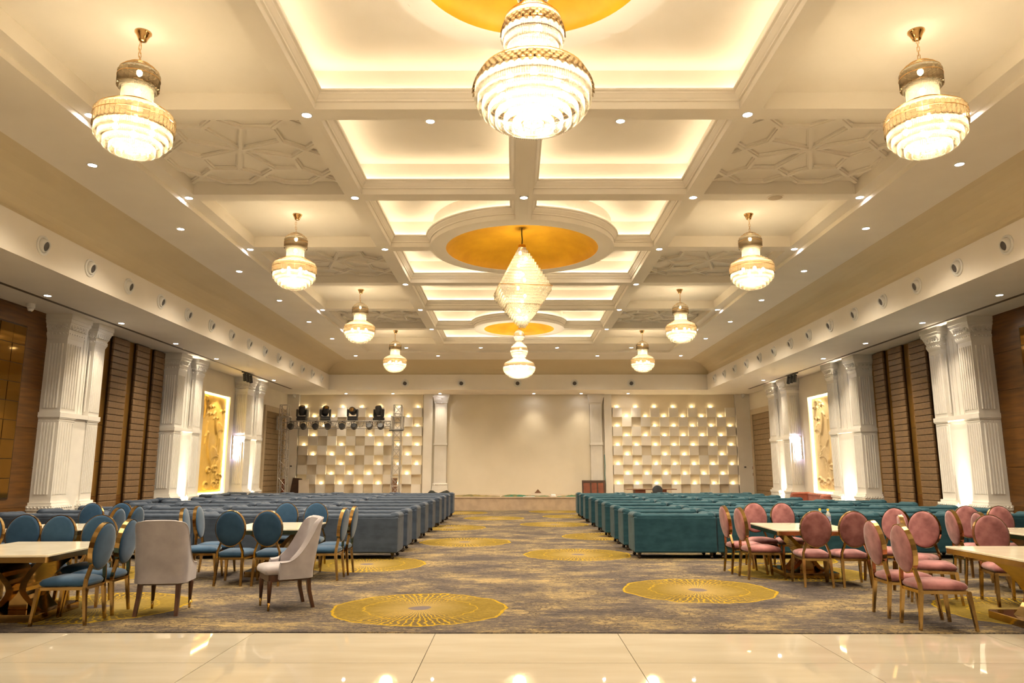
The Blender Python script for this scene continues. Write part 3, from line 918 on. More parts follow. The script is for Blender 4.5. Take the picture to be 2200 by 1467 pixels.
# ------------------------------------------------------------------ back wall: pilasters and checker walls
for xa, xb, nm in ((-3.38, -2.86, 'left'), (3.26, 3.76, 'right')):
    c = struct('column', 'cream flat pilaster at the ' + nm + ' edge of the stage wall')
    MB().box(xa, xb, YB - 0.16, YB, ZST, ZS).build('shaft', M['column'], c)
    mb = MB(); mb.sq([(xa, xb, YB - 0.16, YB, 4.28), (xa - 0.03, xb + 0.03, YB - 0.19, YB, 4.34), (xa - 0.02, xb + 0.02, YB - 0.18, YB, 4.36), (xa - 0.08, xb + 0.08, YB - 0.26, YB, 4.56), (xa - 0.10, xb + 0.10, YB - 0.28, YB, 4.60), (xa - 0.10, xb + 0.10, YB - 0.28, YB, ZS)]); mb.build('capital', M['column'], c)
    MB().box(xa - 0.03, xb + 0.03, YB - 0.2, YB, 2.55, 2.63).build('collar', M['column'], c)
    mb = MB(); mb.sq([(xa - 0.09, xb + 0.09, YB - 0.27, YB, ZST), (xa - 0.08, xb + 0.08, YB - 0.26, YB, 0.72), (xa - 0.06, xb + 0.06, YB - 0.24, YB, 0.86), (xa - 0.06, xb + 0.06, YB - 0.24, YB, 0.94), (xa, xb, YB - 0.17, YB, 0.97)]); mb.build('base', M['column'], c)
    mb = MB()
    for k in range(6):
        x = xa + (xb - xa) * (k + 0.5) / 6
        mb.box(x - 0.022, x + 0.022, YB - 0.172, YB - 0.16, 2.72, 4.1)
        if xa > 0: mb.box(x - 0.022, x + 0.022, YB - 0.172, YB - 0.16, 1.05, 2.46)
    mb.build('fluting', M['column'], c, kind='stuff')
    mb = MB()
    for k in range(9):
        x = xa - 0.05 + (xb - xa + 0.1) * (k + 0.5) / 9
        mb.add(*ball((x, YB - 0.245, 0.90), 0.028)); mb.add(*ball((x, YB - 0.19, 4.35), 0.02))
    mb.build('beading', M['column'], c, kind='stuff', smooth=True)

TP = 0.403; NC, NR = 13, 9
ZT0 = 0.515
missL = {(1, 12), (2, 1), (2, 9), (3, 0), (3, 2), (3, 6), (4, 7), (4, 9), (5, 2), (5, 6), (6, 3), (6, 5), (7, 4), (7, 6), (7, 8), (7, 10), (8, 5)}
missR = {(7, 2), (4, 3), (4, 9), (9, 12)}
def puck_parts(t):
    MB().lathe([(0.022, 0.0), (0.022, 0.012), (0.018, 0.016)], 10).build('housing', M['white_plastic'], t)
    MB().lathe([(0.020, 0.0165), (0.020, 0.022)], 10).build('lens', M['tile_led'], t)
puck0 = None
for nm, x0, miss, other in (('left', -9.17, missL, 'truss'), ('right', 4.22, missR, '')):
    tile = MB().box(0.004, TP - 0.004, 0, 0.13, 0.004, TP - 0.004).mesh('raised_panel', M['tilewhite'])
    MB().box(x0 - 0.02, x0 + NC * TP + 0.02, YB - 0.03, YB, ZST, ZS).build('recess_sheet', M['tileback'], wb)
    for r_ in range(NR + 1):
        for c_ in range(NC):
            if r_ < NR and (r_ + c_) % 2 == 0:
                link('raised_panel', tile, wb, (x0 + c_ * TP, YB - 0.16, ZT0 + r_ * TP))
            if r_ > 0 and (r_ + c_) % 2 == 1 and (r_, c_) not in miss:
                lab = 'small warm lamp in column ' + NUM[c_] + ' from the left, row ' + NUM[r_ - 1] + ' up, ' + nm + ' checkered wall'
                p = (x0 + (c_ + 0.5) * TP, YB - 0.115, ZT0 + r_ * TP)
                grp = 'lamps on the ' + nm + ' checkered wall'
                if puck0 is None:
                    puck0 = thing('wall_lamp', lab, 'lamp', p, 0, grp); puck_parts(puck0)
                else:
                    dup(puck0, p, 0, lab, grp)
                lamp('tile_lamp', 'POINT', (p[0], p[1] + 0.05, p[2] + 0.035), P_TILE, (1.0, 0.76, 0.40), 0.02)
    # plain strips either side of the checker field
for xa, xb in ((XL, -9.22), (-3.86, -3.48), (3.86, 4.18), (9.50, XR)):
    MB().box(xa, xb, YB - 0.18, YB, ZST, ZS).build('side_strip', M['tilewhite'], wb)
mb = MB().box(-2.84, 3.24, YB - 0.02, YB, ZST, ZS); mb.build('stage_panel', M['stagewall'], wb)

# ------------------------------------------------------------------ stage
stage = struct('stage', 'low beige stone stage front at the end of the aisle')
MB().box(XL, XR, YST + 0.03, YB, 0, ZST).build('deck', M['stageface'], stage)
xs = [XL, -7.7, -5.2, -2.72, -0.22, 1.58, 3.4, 5.9, 8.2, XR]
for a, b_ in zip(xs[:-1], xs[1:]):
    MB().box(a + 0.003, b_ - 0.003, YST, YST + 0.03, 0, ZST - 0.03).build('stone_panel', M['stageface'], stage)
MB().box(XL, XR, YST - 0.02, YST + 0.05, ZST - 0.03, ZST).build('edge_slab', M['stageface'], stage)

# ------------------------------------------------------------------ recessed downlights
dl0 = None
def downlight(x, y, z, label, power=P_DOWN, group=None, spot=138, col=COOL, lampon=True):
    global dl0
    if dl0 is None:
        dl0 = thing('downlight', label, 'light', (x, y, z), 0, group)
        mb = MB(); mb.lathe([(0.075, 0.004), (0.075, -0.006), (0.058, -0.010), (0.054, -0.004)], 20, cap1=False); mb.build('trim_ring', M['white_plastic'], dl0, smooth=False)
        mb = MB(); mb.lathe([(0.056, -0.004), (0.056, -0.007), (0.03, -0.009)], 20); mb.build('lens', M['led_disc'], dl0)
        o = dl0
    else:
        o = dup(dl0, (x, y, z), 0, label, group)
        if not group and 'group' in o: del o['group']
    if lampon:
        lamp('downlight_lamp', 'SPOT', (x, y, z - 0.03), power, col, 0.04, (0, 0, 0), math.radians(spot), 1.0)
    return o

for sg, sn in ((-1, 'left'), (1, 'right')):
    for k in range(7):
        yv = 8.51 + 2.82 * (k - 1) if k else 5.69
        yv = 5.69 + 2.82 * k
        if k == 0: continue
        downlight(CX + sg * 2.757, yv, ZC, ORD[k - 1] + ' round downlight along the inner beam ' + sn + ' of the golden domes', group='downlights on the inner beams')
        downlight(CX + sg * 5.47, yv, ZC, ORD[k - 1] + ' round downlight beside the ceiling step on the ' + sn, group='downlights beside the ceiling step')
    for k in range(7):
        yv = (9.84, 12.65, 15.51, 18.3, 21.05, 23.84, 27.5)[k]
        downlight(CX + sg * 6.19, yv, ZB, ORD[k] + ' round downlight in the flat ' + sn + ' ceiling border', group='downlights in the flat border')
    ys = (13.25, 15.85, 18.5, 21.1, 26.3)
    for k in range(5):
        downlight(CX + sg * 8.86, ys[k], ZS, ORD[k] + ' round downlight in the ' + sn + ' soffit above the columns', P_SOFFIT, 'downlights in the side soffits', 105)
    downlight(CX + sg * 1.36, 6.98, ZP, 'round downlight in the ' + sn + ' bright coffer beside the nearest dome', 60)
    downlight(CX + sg * 1.36, 9.75, ZP, 'round downlight in the middle of the ' + sn + ' coffer between the first two domes', 60)
    downlight(CX + sg * 1.92, 15.93, ZP, 'round downlight in the ' + sn + ' coffer just behind the middle dome', 60)
downlight(CX, 11.33, ZC, 'round downlight on the crossing of two beams in front of the middle dome')
for k, x in enumerate((-3.9 + 0.0, -1.2, 1.57, 4.26)):
    downlight(x, 26.15, ZC, ORD[k] + ' downlight from the left in the far flat beam', group='downlights in the far beam')
for k, x in enumerate((-2.89, 3.19)):
    downlight(x, 27.55, ZB, ('left' if k == 0 else 'right') + ' downlight of the pair in the far ceiling border')
for k, x in enumerate((-7.13, -5.14, -3.14, 0.85, 2.86, 4.85)):
    downlight(x, 30.95, ZS, ORD[k] + ' downlight from the left in the soffit over the stage', 38, 'downlights over the stage', 85)

for sg, sn in ((-1, 'left'), (1, 'right')):  # added out-of-view lights, brightening surfaces that face the camera
    for k, yv in enumerate((4.2, 1.4, -1.4)):
        downlight(CX + sg * 6.19, yv, ZB, ORD[k] + ' added unseen downlight of the ' + sn + ' ceiling border, above the entrance tiles', 75, 'added fill downlights above the entrance', 130)
for k, x in enumerate((-3.9, -1.2, 1.57, 4.26)):  # more added fill lights overhead, also out of view
    for j, yv in enumerate((0.2, -2.4)):
        downlight(x, yv, ZB, ORD[k] + ' added unseen downlight from the left above the entrance tiles, ' + ('nearer' if j == 0 else 'farther') + ' row', 95, 'added fill downlights above the entrance', 140)

# ceiling speaker
t = thing('ceiling_speaker', 'flat round speaker grille on the beam right of the middle of the hall', 'speaker', (4.26, 11.33, ZC))
MB().lathe([(0.13, 0.003), (0.13, -0.008), (0.118, -0.012)], 28).build('rim', M['paint'], t)
MB().lathe([(0.112, -0.0121), (0.10, -0.016)], 28).build('grille', M['doorframe'], t)

# dome cameras
for (x, y, z, lab) in ((-9.45, 13.94, ZS, 'white dome camera under the left soffit above the walnut wall'), (-9.4, 31.2, ZS, 'small white dome camera in the far left corner'), (9.8, 31.2, ZS, 'small white dome camera in the far right corner')):
    t = thing('security_camera', lab, 'camera', (x, y, z))
    MB().lathe([(0.075, 0), (0.075, -0.07), (0.06, -0.09)], 18).build('housing', M['white_plastic'], t)
    MB().lathe([(0.058, -0.088), (0.056, -0.115), (0.04, -0.145), (0.012, -0.156)], 18).build('dome', M['white_plastic'], t, smooth=True)
    MB().lathe([(0.022, -0.152), (0.02, -0.162)], 12, (0.0, -0.012, 0)).build('lens', M['black'], t)

# ------------------------------------------------------------------ jet nozzles on the fascias
nz0 = None
def nozzle(loc, rz, label, group):
    global nz0
    if nz0 is None:
        nz0 = thing('air_nozzle', label, 'vent', loc, rz, group)
        # axis along local -Y, facing the hall
        R = Matrix.Rotation(PI / 2, 4, 'X')
        mb = MB(); mb.lathe([(0.16, 0.0), (0.16, 0.014), (0.14, 0.024), (0.122, 0.020), (0.118, 0.0)], 28, cap0=False, cap1=False); mb.xform(R); mb.build('flange', M['white_plastic'], nz0, smooth=False)
        mb = MB(); mb.lathe([(0.118, 0.0), (0.114, 0.025), (0.102, 0.055), (0.082, 0.08), (0.078, 0.05), (0.07, 0.0)], 28, cap0=False, cap1=False); mb.xform(Matrix.Rotation(math.radians(16), 4, 'X') @ R); mb.build('ball', M['white_plastic'], nz0, smooth=True)
        mb = MB(); mb.lathe([(0.078, 0.050), (0.076, 0.053)], 24); mb.xform(Matrix.Rotation(math.radians(16), 4, 'X') @ R); mb.build('throat', M['throat'], nz0)
        return nz0
    return dup(nz0, loc, rz, label, group)
for sg, sn in ((-1, 'left'), (1, 'right')):
    for k in range(14):
        nozzle((FL if sg < 0 else FR, 11.2 + 1.315 * k, 5.03), PI / 2 if sg < 0 else -PI / 2, ORD[k] + ' round white air nozzle along the ' + sn + ' fascia', 'air nozzles on the ' + sn + ' fascia')
for k, x in enumerate((-4.42, -2.13, 0.15, 2.46, 4.76)):
    nozzle((x, YFB, 4.98), 0, ORD[k] + ' round air nozzle from the left above the stage', 'air nozzles above the stage')

# track spotlights
for sg, x, y in ((-1, -8.93, 24.3), (1, 9.42, 24.6)):
    t = thing('track_spotlight', 'cluster of three black spotlights on the ' + ('left' if sg < 0 else 'right') + ' ceiling track', 'light', (x, y, ZS))
    MB().box(-0.05, 0.05, -0.42, 0.42, -0.03, -0.005).build('bar', M['black'], t)
    for k in range(3):
        mb = MB(); mb.lathe([(0.055, 0.0), (0.06, -0.24), (0.05, -0.25)], 16); mb.xform(Matrix.Translation((0, -0.28 + 0.28 * k, -0.06)) @ Matrix.Rotation(math.radians(24), 4, 'X'))
        mb.build('head', M['black'], t)
    dst = Vector((XL if sg < 0 else XR, 23.85, 2.6)); org = Vector((x - sg * -0.0, y - 0.05, ZS - 0.36))
    lamp('track_lamp', 'SPOT', org, 50, (1.0, 0.82, 0.55), 0.05, (dst - org).to_track_quat('-Z', 'Y').to_euler(), math.radians(62), 0.35)

# ------------------------------------------------------------------ chandeliers
def rods(mb, r, z1, ln, n, wd=0.010, th=0.007, lean=0.0):
    wd = wd * 1.12
    for k in range(n):
        a = 2 * PI * (k + 0.5 * (n % 2)) / n
        ca, sa = math.cos(a), math.sin(a)
        def P(rad, t, z): return (rad * ca - t * sa, rad * sa + t * ca, z)
        r2 = r - lean
        V = [P(r - th, -wd, z1), P(r - th, wd, z1), P(r + th, 0, z1), P(r2 - th, -wd, z1 - ln * 0.88), P(r2 - th, wd, z1 - ln * 0.88), P(r2 + th, 0, z1 - ln * 0.88), P(r2, 0, z1 - ln)]
        mb.add(V, [(0, 1, 2), (0, 3, 4, 1), (1, 4, 5, 2), (2, 5, 3, 0), (3, 6, 4), (4, 6, 5), (5, 6, 3)])
    return mb
def hoop(mb, r, z, t=0.005):
    mb.lathe([(r - t, z - t), (r + t, z - t), (r + t, z + t), (r - t, z + t), (r - t, z - t)], 40, cap0=False, cap1=False)
def tier(par, r, z1, ln, n, lean=0.0, wd=0.010):
    rods(MB(), r, z1, ln, n, wd, lean=lean).build('crystal_tier', M['crystal'], par, kind='stuff')
def plates(par, r, zc, hgt, n, wd, lean=0.0):
    # rounded amber glass plates, one object each
    hw = wd / 2
    out = []
    for k in range(7): out.append((hw * math.cos(PI * k / 6), hgt / 2 - hw * 0.6 + hw * 0.6 * math.sin(PI * k / 6)))
    for k in range(7): out.append((-hw * math.cos(PI * k / 6), -hgt / 2 + hw * 0.6 - hw * 0.6 * math.sin(PI * k / 6)))
    mb = MB(); mb.loft([[(-0.006, y, z) for y, z in out], [(0.006, y, z) for y, z in out]])
    me = mb.mesh('amber_plate', M['amber'])
    for k in range(n):
        a = 2 * PI * k / n
        link('amber_plate', me, par, (r * math.cos(a), r * math.sin(a), zc), (0, lean, a))
def canopy_and_chain(par, z_top, z_body, wig=0.02):
    MB().lathe([(0.085, z_top), (0.085, z_top - 0.012), (0.07, z_top - 0.03), (0.045, z_top - 0.085), (0.04, z_top - 0.10), (0.018, z_top - 0.11)], 24).build('canopy', M['gold'], par, smooth=True)
    mb = MB(); z = z_top - 0.10; k = 0
    while z > z_body:
        zz = max(z - 0.045, z_body)
        a = 0.012 if k % 2 else 0.0; b_ = 0.0 if k % 2 else 0.012
        for s_ in (-1, 1): mb.beam((s_ * a + wig * math.sin(z * 9), s_ * b_, z), (s_ * a + wig * math.sin(zz * 9), s_ * b_, zz - 0.008), 0.006, 0.006)
        z -= 0.045; k += 1
    mb.build('chain', M['gold'], par, kind='stuff')

def side_chandelier(label, loc, group):
    # origin at the ceiling; body spans -1.41 .. -0.33
    t = thing('chandelier', label, 'chandelier', loc, 0, group)
    Z = -1.41
    canopy_and_chain(t, 0.0, Z + 1.06)
    for r_, z, ln, n in ((0.365, 0.285, 0.10, 120), (0.325, 0.225, 0.09, 106), (0.275, 0.165, 0.085, 90), (0.215, 0.115, 0.075, 72), (0.15, 0.08, 0.065, 50), (0.08, 0.055, 0.055, 28)):
        tier(t, r_, Z + z, ln, n)
    plates(t, 0.385, Z + 0.36, 0.165, 46, 0.049)
    for r_, z, ln, n in ((0.355, 0.475, 0.05, 110), (0.305, 0.51, 0.05, 96), (0.25, 0.54, 0.05, 80), (0.20, 0.57, 0.05, 64)):
        tier(t, r_, Z + z, ln, n)
    tier(t, 0.15, Z + 0.77, 0.22, 64)
    tier(t, 0.175, Z + 0.79, 0.06, 66)
    plates(t, 0.20, Z + 0.845, 0.165, 26, 0.047)
    for r_, z, ln, n in ((0.185, 0.955, 0.05, 64), (0.15, 0.99, 0.05, 54), (0.105, 1.025, 0.05, 40), (0.06, 1.055, 0.045, 24)):
        tier(t, r_, Z + z, ln, n)
    mb = MB()
    for r_, z in ((0.37, 0.29), (0.33, 0.23), (0.28, 0.17), (0.22, 0.12), (0.393, 0.385), (0.36, 0.478), (0.31, 0.513), (0.255, 0.543), (0.205, 0.573), (0.18, 0.793), (0.208, 0.875), (0.19, 0.958), (0.155, 0.993), (0.11, 1.028)):
        hoop(mb, r_, Z + z, 0.003)
    mb.build('frame', M['gold'], t)
    for a in range(6):
        MB().lathe([(0.008, 0), (0.028, 0.02), (0.032, 0.05), (0.015, 0.075)], 8, (0.2 * math.cos(a * PI / 3), 0.2 * math.sin(a * PI / 3), Z + 0.30)).build('bulb', M['bulb'], t, smooth=True)
    for z in (0.2, 0.68, 0.9):
        MB().lathe([(0.008, 0), (0.028, 0.02), (0.032, 0.05), (0.015, 0.075)], 8, (0, 0, Z + z)).build('bulb', M['bulb'], t, smooth=True)
    return t
sc0 = None
k = 0
for sg, sn in ((-1, 'left'), (1, 'right')):
    for i in range(4):
        loc = (CX + sg * 4.118, 7.10 + 5.64 * i, ZSP)
        lab = ORD[i] + ' gourd-shaped crystal chandelier from the front in the ' + sn + ' row'
        if sc0 is None: sc0 = side_chandelier(lab, loc, 'side chandeliers')
        else: dup(sc0, loc, 0.3 * k, lab, 'side chandeliers')
        lamp('chandelier_lamp', 'POINT', (loc[0], loc[1], loc[2] - 1.15), P_SIDE * 0.85, WARM2, 0.2)
        lamp('chandelier_lamp', 'POINT', (loc[0], loc[1], loc[2] - 0.76), P_SIDE * 0.10, WARM2, 0.06)
        k += 1

def scallops(par, r0, r1, z0, z1, n, rows, w):
    # overlapping amber fan plates, one object each
    pts = [(0, -w * 0.75)] + [(w * 0.62 * math.cos(a), w * 0.35 * math.sin(a)) for a in [PI * q / 6 for q in range(7)]]
    mb = MB(); mb.loft([[(-0.004, y, z) for y, z in pts], [(0.004, y, z) for y, z in pts]])
    me = mb.mesh('amber_scallop', M['amber'])
    for j in range(rows):
        f = j / max(1, rows - 1)
        r_ = r0 + (r1 - r0) * f; z = z0 + (z1 - z0) * f
        lean = -math.atan2(r0 - r1, z1 - z0) if z1 != z0 else 0
        for k in range(n):
            a = 2 * PI * (k + 0.5 * (j % 2)) / n
            link('amber_scallop', me, par, (r_ * math.cos(a), r_ * math.sin(a), z), (0, lean * 0.6, a))

def hall_chandelier(label, loc, z_dome):
    # world z used for the body; origin at loc z
    t = thing('chandelier', label, 'chandelier', loc, 0, 'gourd chandeliers under the small domes')
    z0 = -loc[2]
    Zb = 4.31 + z0
    tiers = [(0.49, 0.375, 0.13, 150), (0.465, 0.31, 0.12, 142), (0.425, 0.25, 0.11, 130), (0.375, 0.195, 0.10, 116), (0.315, 0.15, 0.09, 98), (0.245, 0.115, 0.08, 78), (0.17, 0.085, 0.07, 54), (0.09, 0.06, 0.06, 30),
             (0.44, 0.495, 0.055, 136), (0.385, 0.525, 0.05, 120), (0.325, 0.555, 0.05, 102), (0.265, 0.59, 0.05, 84), (0.205, 0.63, 0.05, 66),
             (0.17, 0.71, 0.07, 54), (0.215, 0.765, 0.09, 68), (0.245, 0.825, 0.09, 78), (0.262, 0.885, 0.09, 84),
             (0.235, 1.015, 0.05, 74), (0.20, 1.055, 0.05, 64), (0.16, 1.095, 0.05, 52), (0.12, 1.135, 0.05, 40), (0.085, 1.175, 0.05, 28),
             (0.09, 1.235, 0.06, 30), (0.13, 1.285, 0.075, 42), (0.155, 1.34, 0.075, 50), (0.14, 1.455, 0.045, 46), (0.11, 1.50, 0.045, 36), (0.07, 1.545, 0.045, 24)]
    for r_, z, ln, n in tiers: tier(t, r_, Zb + z, ln, n, wd=0.011)
    scallops(t, 0.505, 0.47, Zb + 0.385, Zb + 0.45, 50, 3, 0.066)
    scallops(t, 0.272, 0.255, Zb + 0.90, Zb + 0.955, 28, 3, 0.062)
    scallops(t, 0.163, 0.15, Zb + 1.365, Zb + 1.415, 16, 2, 0.066)
    mb = MB()
    for r_, z, ln, n in tiers: hoop(mb, r_ + 0.006, Zb + z + 0.004, 0.004)
    mb.build('frame', M['gold'], t)
    mb = MB(); mb.tube([(0, 0, Zb + 0.1), (0, 0, z_dome + z0)], 0.012, 8); mb.build('stem', M['gold'], t)
    for a in range(8):
        MB().lathe([(0.008, 0), (0.03, 0.02), (0.035, 0.055), (0.015, 0.085)], 8, (0.28 * math.cos(a * PI / 4), 0.28 * math.sin(a * PI / 4), Zb + 0.33)).build('bulb', M['bulb'], t, smooth=True)
    for z in (0.2, 0.9, 1.05, 1.4):
        MB().lathe([(0.008, 0), (0.03, 0.02), (0.035, 0.055), (0.015, 0.085)], 8, (0.05, 0, Zb + z)).build('bulb', M['bulb'], t, smooth=True)
    return t
c1 = hall_chandelier('large three-tier crystal chandelier hanging under the nearest gold dome', (CX, 5.74, 6.2), 6.2)
dup(c1, (CX, 22.65, 6.2), 0.2, 'three-tier gourd crystal chandelier hanging under the farthest gold dome')
for y in (5.74, 22.65):
    lamp('chandelier_lamp', 'POINT', (CX, y, 4.60), P_CENTRE * 0.75, WARM3, 0.2)
    lamp('chandelier_lamp', 'POINT', (CX, y, 5.26), P_CENTRE * 0.18, WARM3, 0.10)
    lamp('chandelier_lamp', 'POINT', (CX, y, 5.68), P_CENTRE * 0.05, WARM3, 0.06)

# diamond chandelier, square tiers
t = thing('chandelier', 'tall diamond-shaped crystal chandelier hanging under the large middle gold dome', 'chandelier', (CX, 14.22, 1.5), math.radians(8))
def sq_tier(par, h, z1, ln):
    n = max(3, int(2 * h / 0.030))
    mb = MB()
    for e in range(4):
        Rm = Matrix.Rotation(e * PI / 2, 3, 'Z')
        for k in range(n):
            x = -h + 2 * h * (k + 0.5) / n
            wd, th = 0.0135, 0.008
            V = [(x - wd, -h, z1), (x + wd, -h, z1), (x, -h - th, z1), (x - wd, -h, z1 - ln * 0.9), (x + wd, -h, z1 - ln * 0.9), (x, -h - th, z1 - ln * 0.9), (x, -h, z1 - ln)]
            mb.add([Rm @ Vector(p) for p in V], [(0, 1, 2), (0, 3, 4, 1), (1, 4, 5, 2), (2, 5, 3, 0), (3, 6, 4), (4, 6, 5), (5, 6, 3)])
    mb.build('crystal_tier', M['crystal'], par, kind='stuff')
fr = MB()
def sq_frame(mb, h, z, wd=0.008):
    for e in range(4):
        Rm = Matrix.Rotation(e * PI / 2, 4, 'Z')
        s0 = len(mb.v); mb.box(-h, h, -h - wd / 2, -h + wd / 2, z - wd / 2, z + wd / 2); mb.xform(Rm, s0)
n = 13
for k in range(n):
    f = k / (n - 1)
    h = 0.07 + 0.42 * f; z1 = 4.42 - 0.84 * f
    sq_tier(t, h, z1, 0.085); sq_frame(fr, h + 0.004, z1, 0.004)
sq_frame(fr, 0.52, 3.535, 0.010)
for k in range(7):
    f = k / 6
    h = 0.50 - 0.19 * f; z1 = 3.53 - 0.30 * f
    sq_tier(t, h, z1, 0.10); sq_frame(fr, h + 0.004, z1, 0.004)
sq_frame(fr, 0.33, 3.20, 0.010)
for k in range(8):
    f = k / 7
    h = 0.30 - 0.24 * f; z1 = 3.19 - 0.33 * f
    sq_tier(t, h, z1, 0.085); sq_frame(fr, h + 0.004, z1, 0.004)
fr.build('frame', M['gold'], t)
MB().lathe([(0.03, 4.40), (0.075, 4.42), (0.075, 4.48), (0.02, 4.50)], 16).build('cap', M['gold'], t)
mb = MB(); mb.tube([(0, 0, 4.48), (0.006, 0, 4.6), (-0.004, 0, 4.72), (0, 0, 4.84)], 0.013, 8); mb.build('stem', M['black'], t)
for k in range(10):
    z = 2.95 + k * 0.15
    MB().lathe([(0.008, 0), (0.028, 0.02), (0.032, 0.05), (0.015, 0.075)], 8, (0.08 * math.cos(k * 2.3), 0.08 * math.sin(k * 2.3), z)).build('bulb', M['bulb'], t, smooth=True)
lamp('chandelier_lamp', 'POINT', (CX, 14.22, 5.0), P_CENTRE * 0.20, WARM2, 0.2)
lamp('chandelier_lamp', 'POINT', (CX, 14.22, 5.5), P_CENTRE * 0.10, WARM2, 0.08)
lamp('chandelier_lamp', 'POINT', (CX, 14.22, 4.55), P_CENTRE * 0.06, WARM2, 0.07)

# ------------------------------------------------------------------ sofas
def ring_roundrect(hx, hy, r, n=5):
    out = []
    for cx_, cy_, a0 in ((hx - r, hy - r, 0), (-hx + r, hy - r, PI / 2), (-hx + r, -hy + r, PI), (hx - r, -hy + r, 1.5 * PI)):
        for k in range(n + 1):
            a = a0 + k / n * PI / 2
            out.append((cx_ + r * math.cos(a), cy_ + r * math.sin(a)))
    return out
def tufted_roll(mb, p0, p1, r, pitch=0.19, flat=0.72):
    p0, p1 = Vector(p0), Vector(p1); L_ = (p1 - p0).length; n = max(2, round(L_ / pitch)); d = (p1 - p0) / L_
    up = Vector((0, 0, 1)); sd = d.cross(up)
    rings = []
    m = n * 4
    for i in range(m + 1):
        u = i / m
        ph = (u * n) % 1.0
        pin = 1 - 0.06 * max(0, math.cos(2 * PI * ph)) ** 3
        e = 1.0 if 0 < i < m else 0.72
        rr = r * pin * e
        c_ = p0 + d * (L_ * u)
        rings.append([c_ + sd * (rr * math.cos(2 * PI * k / 12)) + up * (flat * rr * math.sin(2 * PI * k / 12)) for k in range(12)])
    return mb.loft(rings)
SOFA = {}
def make_sofa(label, wd, mat_, loc, rz, group):
    t = thing('sofa', label, 'sofa', loc, rz, group)
    h = wd / 2 - 0.006
    MB().box(-h, h, 0.0, 0.14, 0.10, 0.70).build('back', mat_, t, bevel=0.025, seg=2)
    tufted_roll(MB(), (-h + 0.02, 0.08, 0.70), (h - 0.02, 0.08, 0.70), 0.078).build('back_roll', mat_, t, smooth=True)
    for s_ in (-1, 1):
        a, b_ = sorted((s_ * h, s_ * (h - 0.15)))
        arm = MB().box(a, b_, 0.10, 0.70, 0.10, 0.69).build('arm', mat_, t, bevel=0.03, seg=2)
        tufted_roll(MB(), (s_ * (h - 0.08), 0.02, 0.715), (s_ * (h - 0.08), 0.68, 0.70), 0.088).build('arm_roll', mat_, arm, smooth=True)
    MB().box(-h + 0.14, h - 0.14, 0.12, 0.68, 0.10, 0.28).build('seat_base', mat_, t)
    MB().box(-h + 0.155, h - 0.155, 0.15, 0.70, 0.28, 0.42).build('seat_cushion', mat_, t, bevel=0.04, seg=3)
    for sx in (-1, 1):
        for y in (0.07, 0.62):
            lg = MB().lathe([(0.035, 0.10), (0.03, 0.07), (0.022, 0.055)], 10, (sx * (h - 0.09), y, 0)).build('foot', M['caster'], t)
            MB().lathe([(0.012, 0.0), (0.03, 0.012), (0.034, 0.032), (0.022, 0.055)], 10, (sx * (h - 0.09), y, 0)).build('caster', M['caster'], lg, smooth=True)
    return t
def sofa(label, wd, mkey, loc, rz, group):
    k_ = (round(wd, 3), mkey)
    loc = (loc[0], loc[1], 0.009)
    if k_ in SOFA: return dup(SOFA[k_], loc, rz, label, group)
    SOFA[k_] = make_sofa(label, wd, M[mkey], loc, rz, group)
    return SOFA[k_]
LROW = [12.85, 13.98, 15.3, 16.75, 18.3, 19.95, 21.3, 22.7, 24.3]
RROW = [12.92, 14.2, 15.45, 17.0, 18.4, 20.05, 21.7, 23.1, 24.3]
NTH = {0: 'front row', 1: 'second row', 2: 'third row', 3: 'fourth row', 4: 'fifth row', 5: 'sixth row', 6: 'seventh row', 7: 'eighth row', 8: 'last row'}
for r_, y in enumerate(LROW):
    bx = [-1.98, -3.57, -5.47, -7.37, -8.96] if r_ == 0 else [-1.98, -3.93, -5.83, -7.48, -8.96 if r_ < 3 else -8.68]
    for k in range(4):
        x0, x1 = bx[k + 1], bx[k]
        pos = ('at the aisle end of', 'next but one to the aisle in', 'next but two to the aisle in', 'at the wall end of')[k]
        sofa('slate blue tufted sofa ' + pos + ' the ' + NTH[r_] + ', left block', x1 - x0, 'sofablue', ((x0 + x1) / 2, y + 0.01 * math.sin(k * 5 + r_), 0), 0, 'slate blue sofas in rows')
for r_, y in enumerate(RROW):
    for k in range(5 if r_ < 5 else 4):
        x0 = 2.06 + 1.43 * k
        pos = ('at the aisle end of', 'second from the aisle in', 'third from the aisle in', 'fourth from the aisle in', 'at the wall end of')[k]
        sofa('teal tufted sofa ' + pos + ' the ' + NTH[r_] + ', right block', 1.43, 'sofateal', (x0 + 0.715, y + 0.012 * math.sin(k * 3 + r_ * 2), 0), 0, 'teal sofas in rows')
sofa('slate blue sofa against the left wall below the golden relief', 2.3, 'sofablue', (-9.62, 23.85, 0), -PI / 2, None)
sofa('slate blue sofa against the left wall between padded strips', 1.75, 'sofablue', (-9.50, 18.95, 0), -PI / 2, None)
sofa('rust red sofa against the right wall below the cream relief', 2.6, 'sofarust', (10.0, 23.9, 0), PI / 2, None)

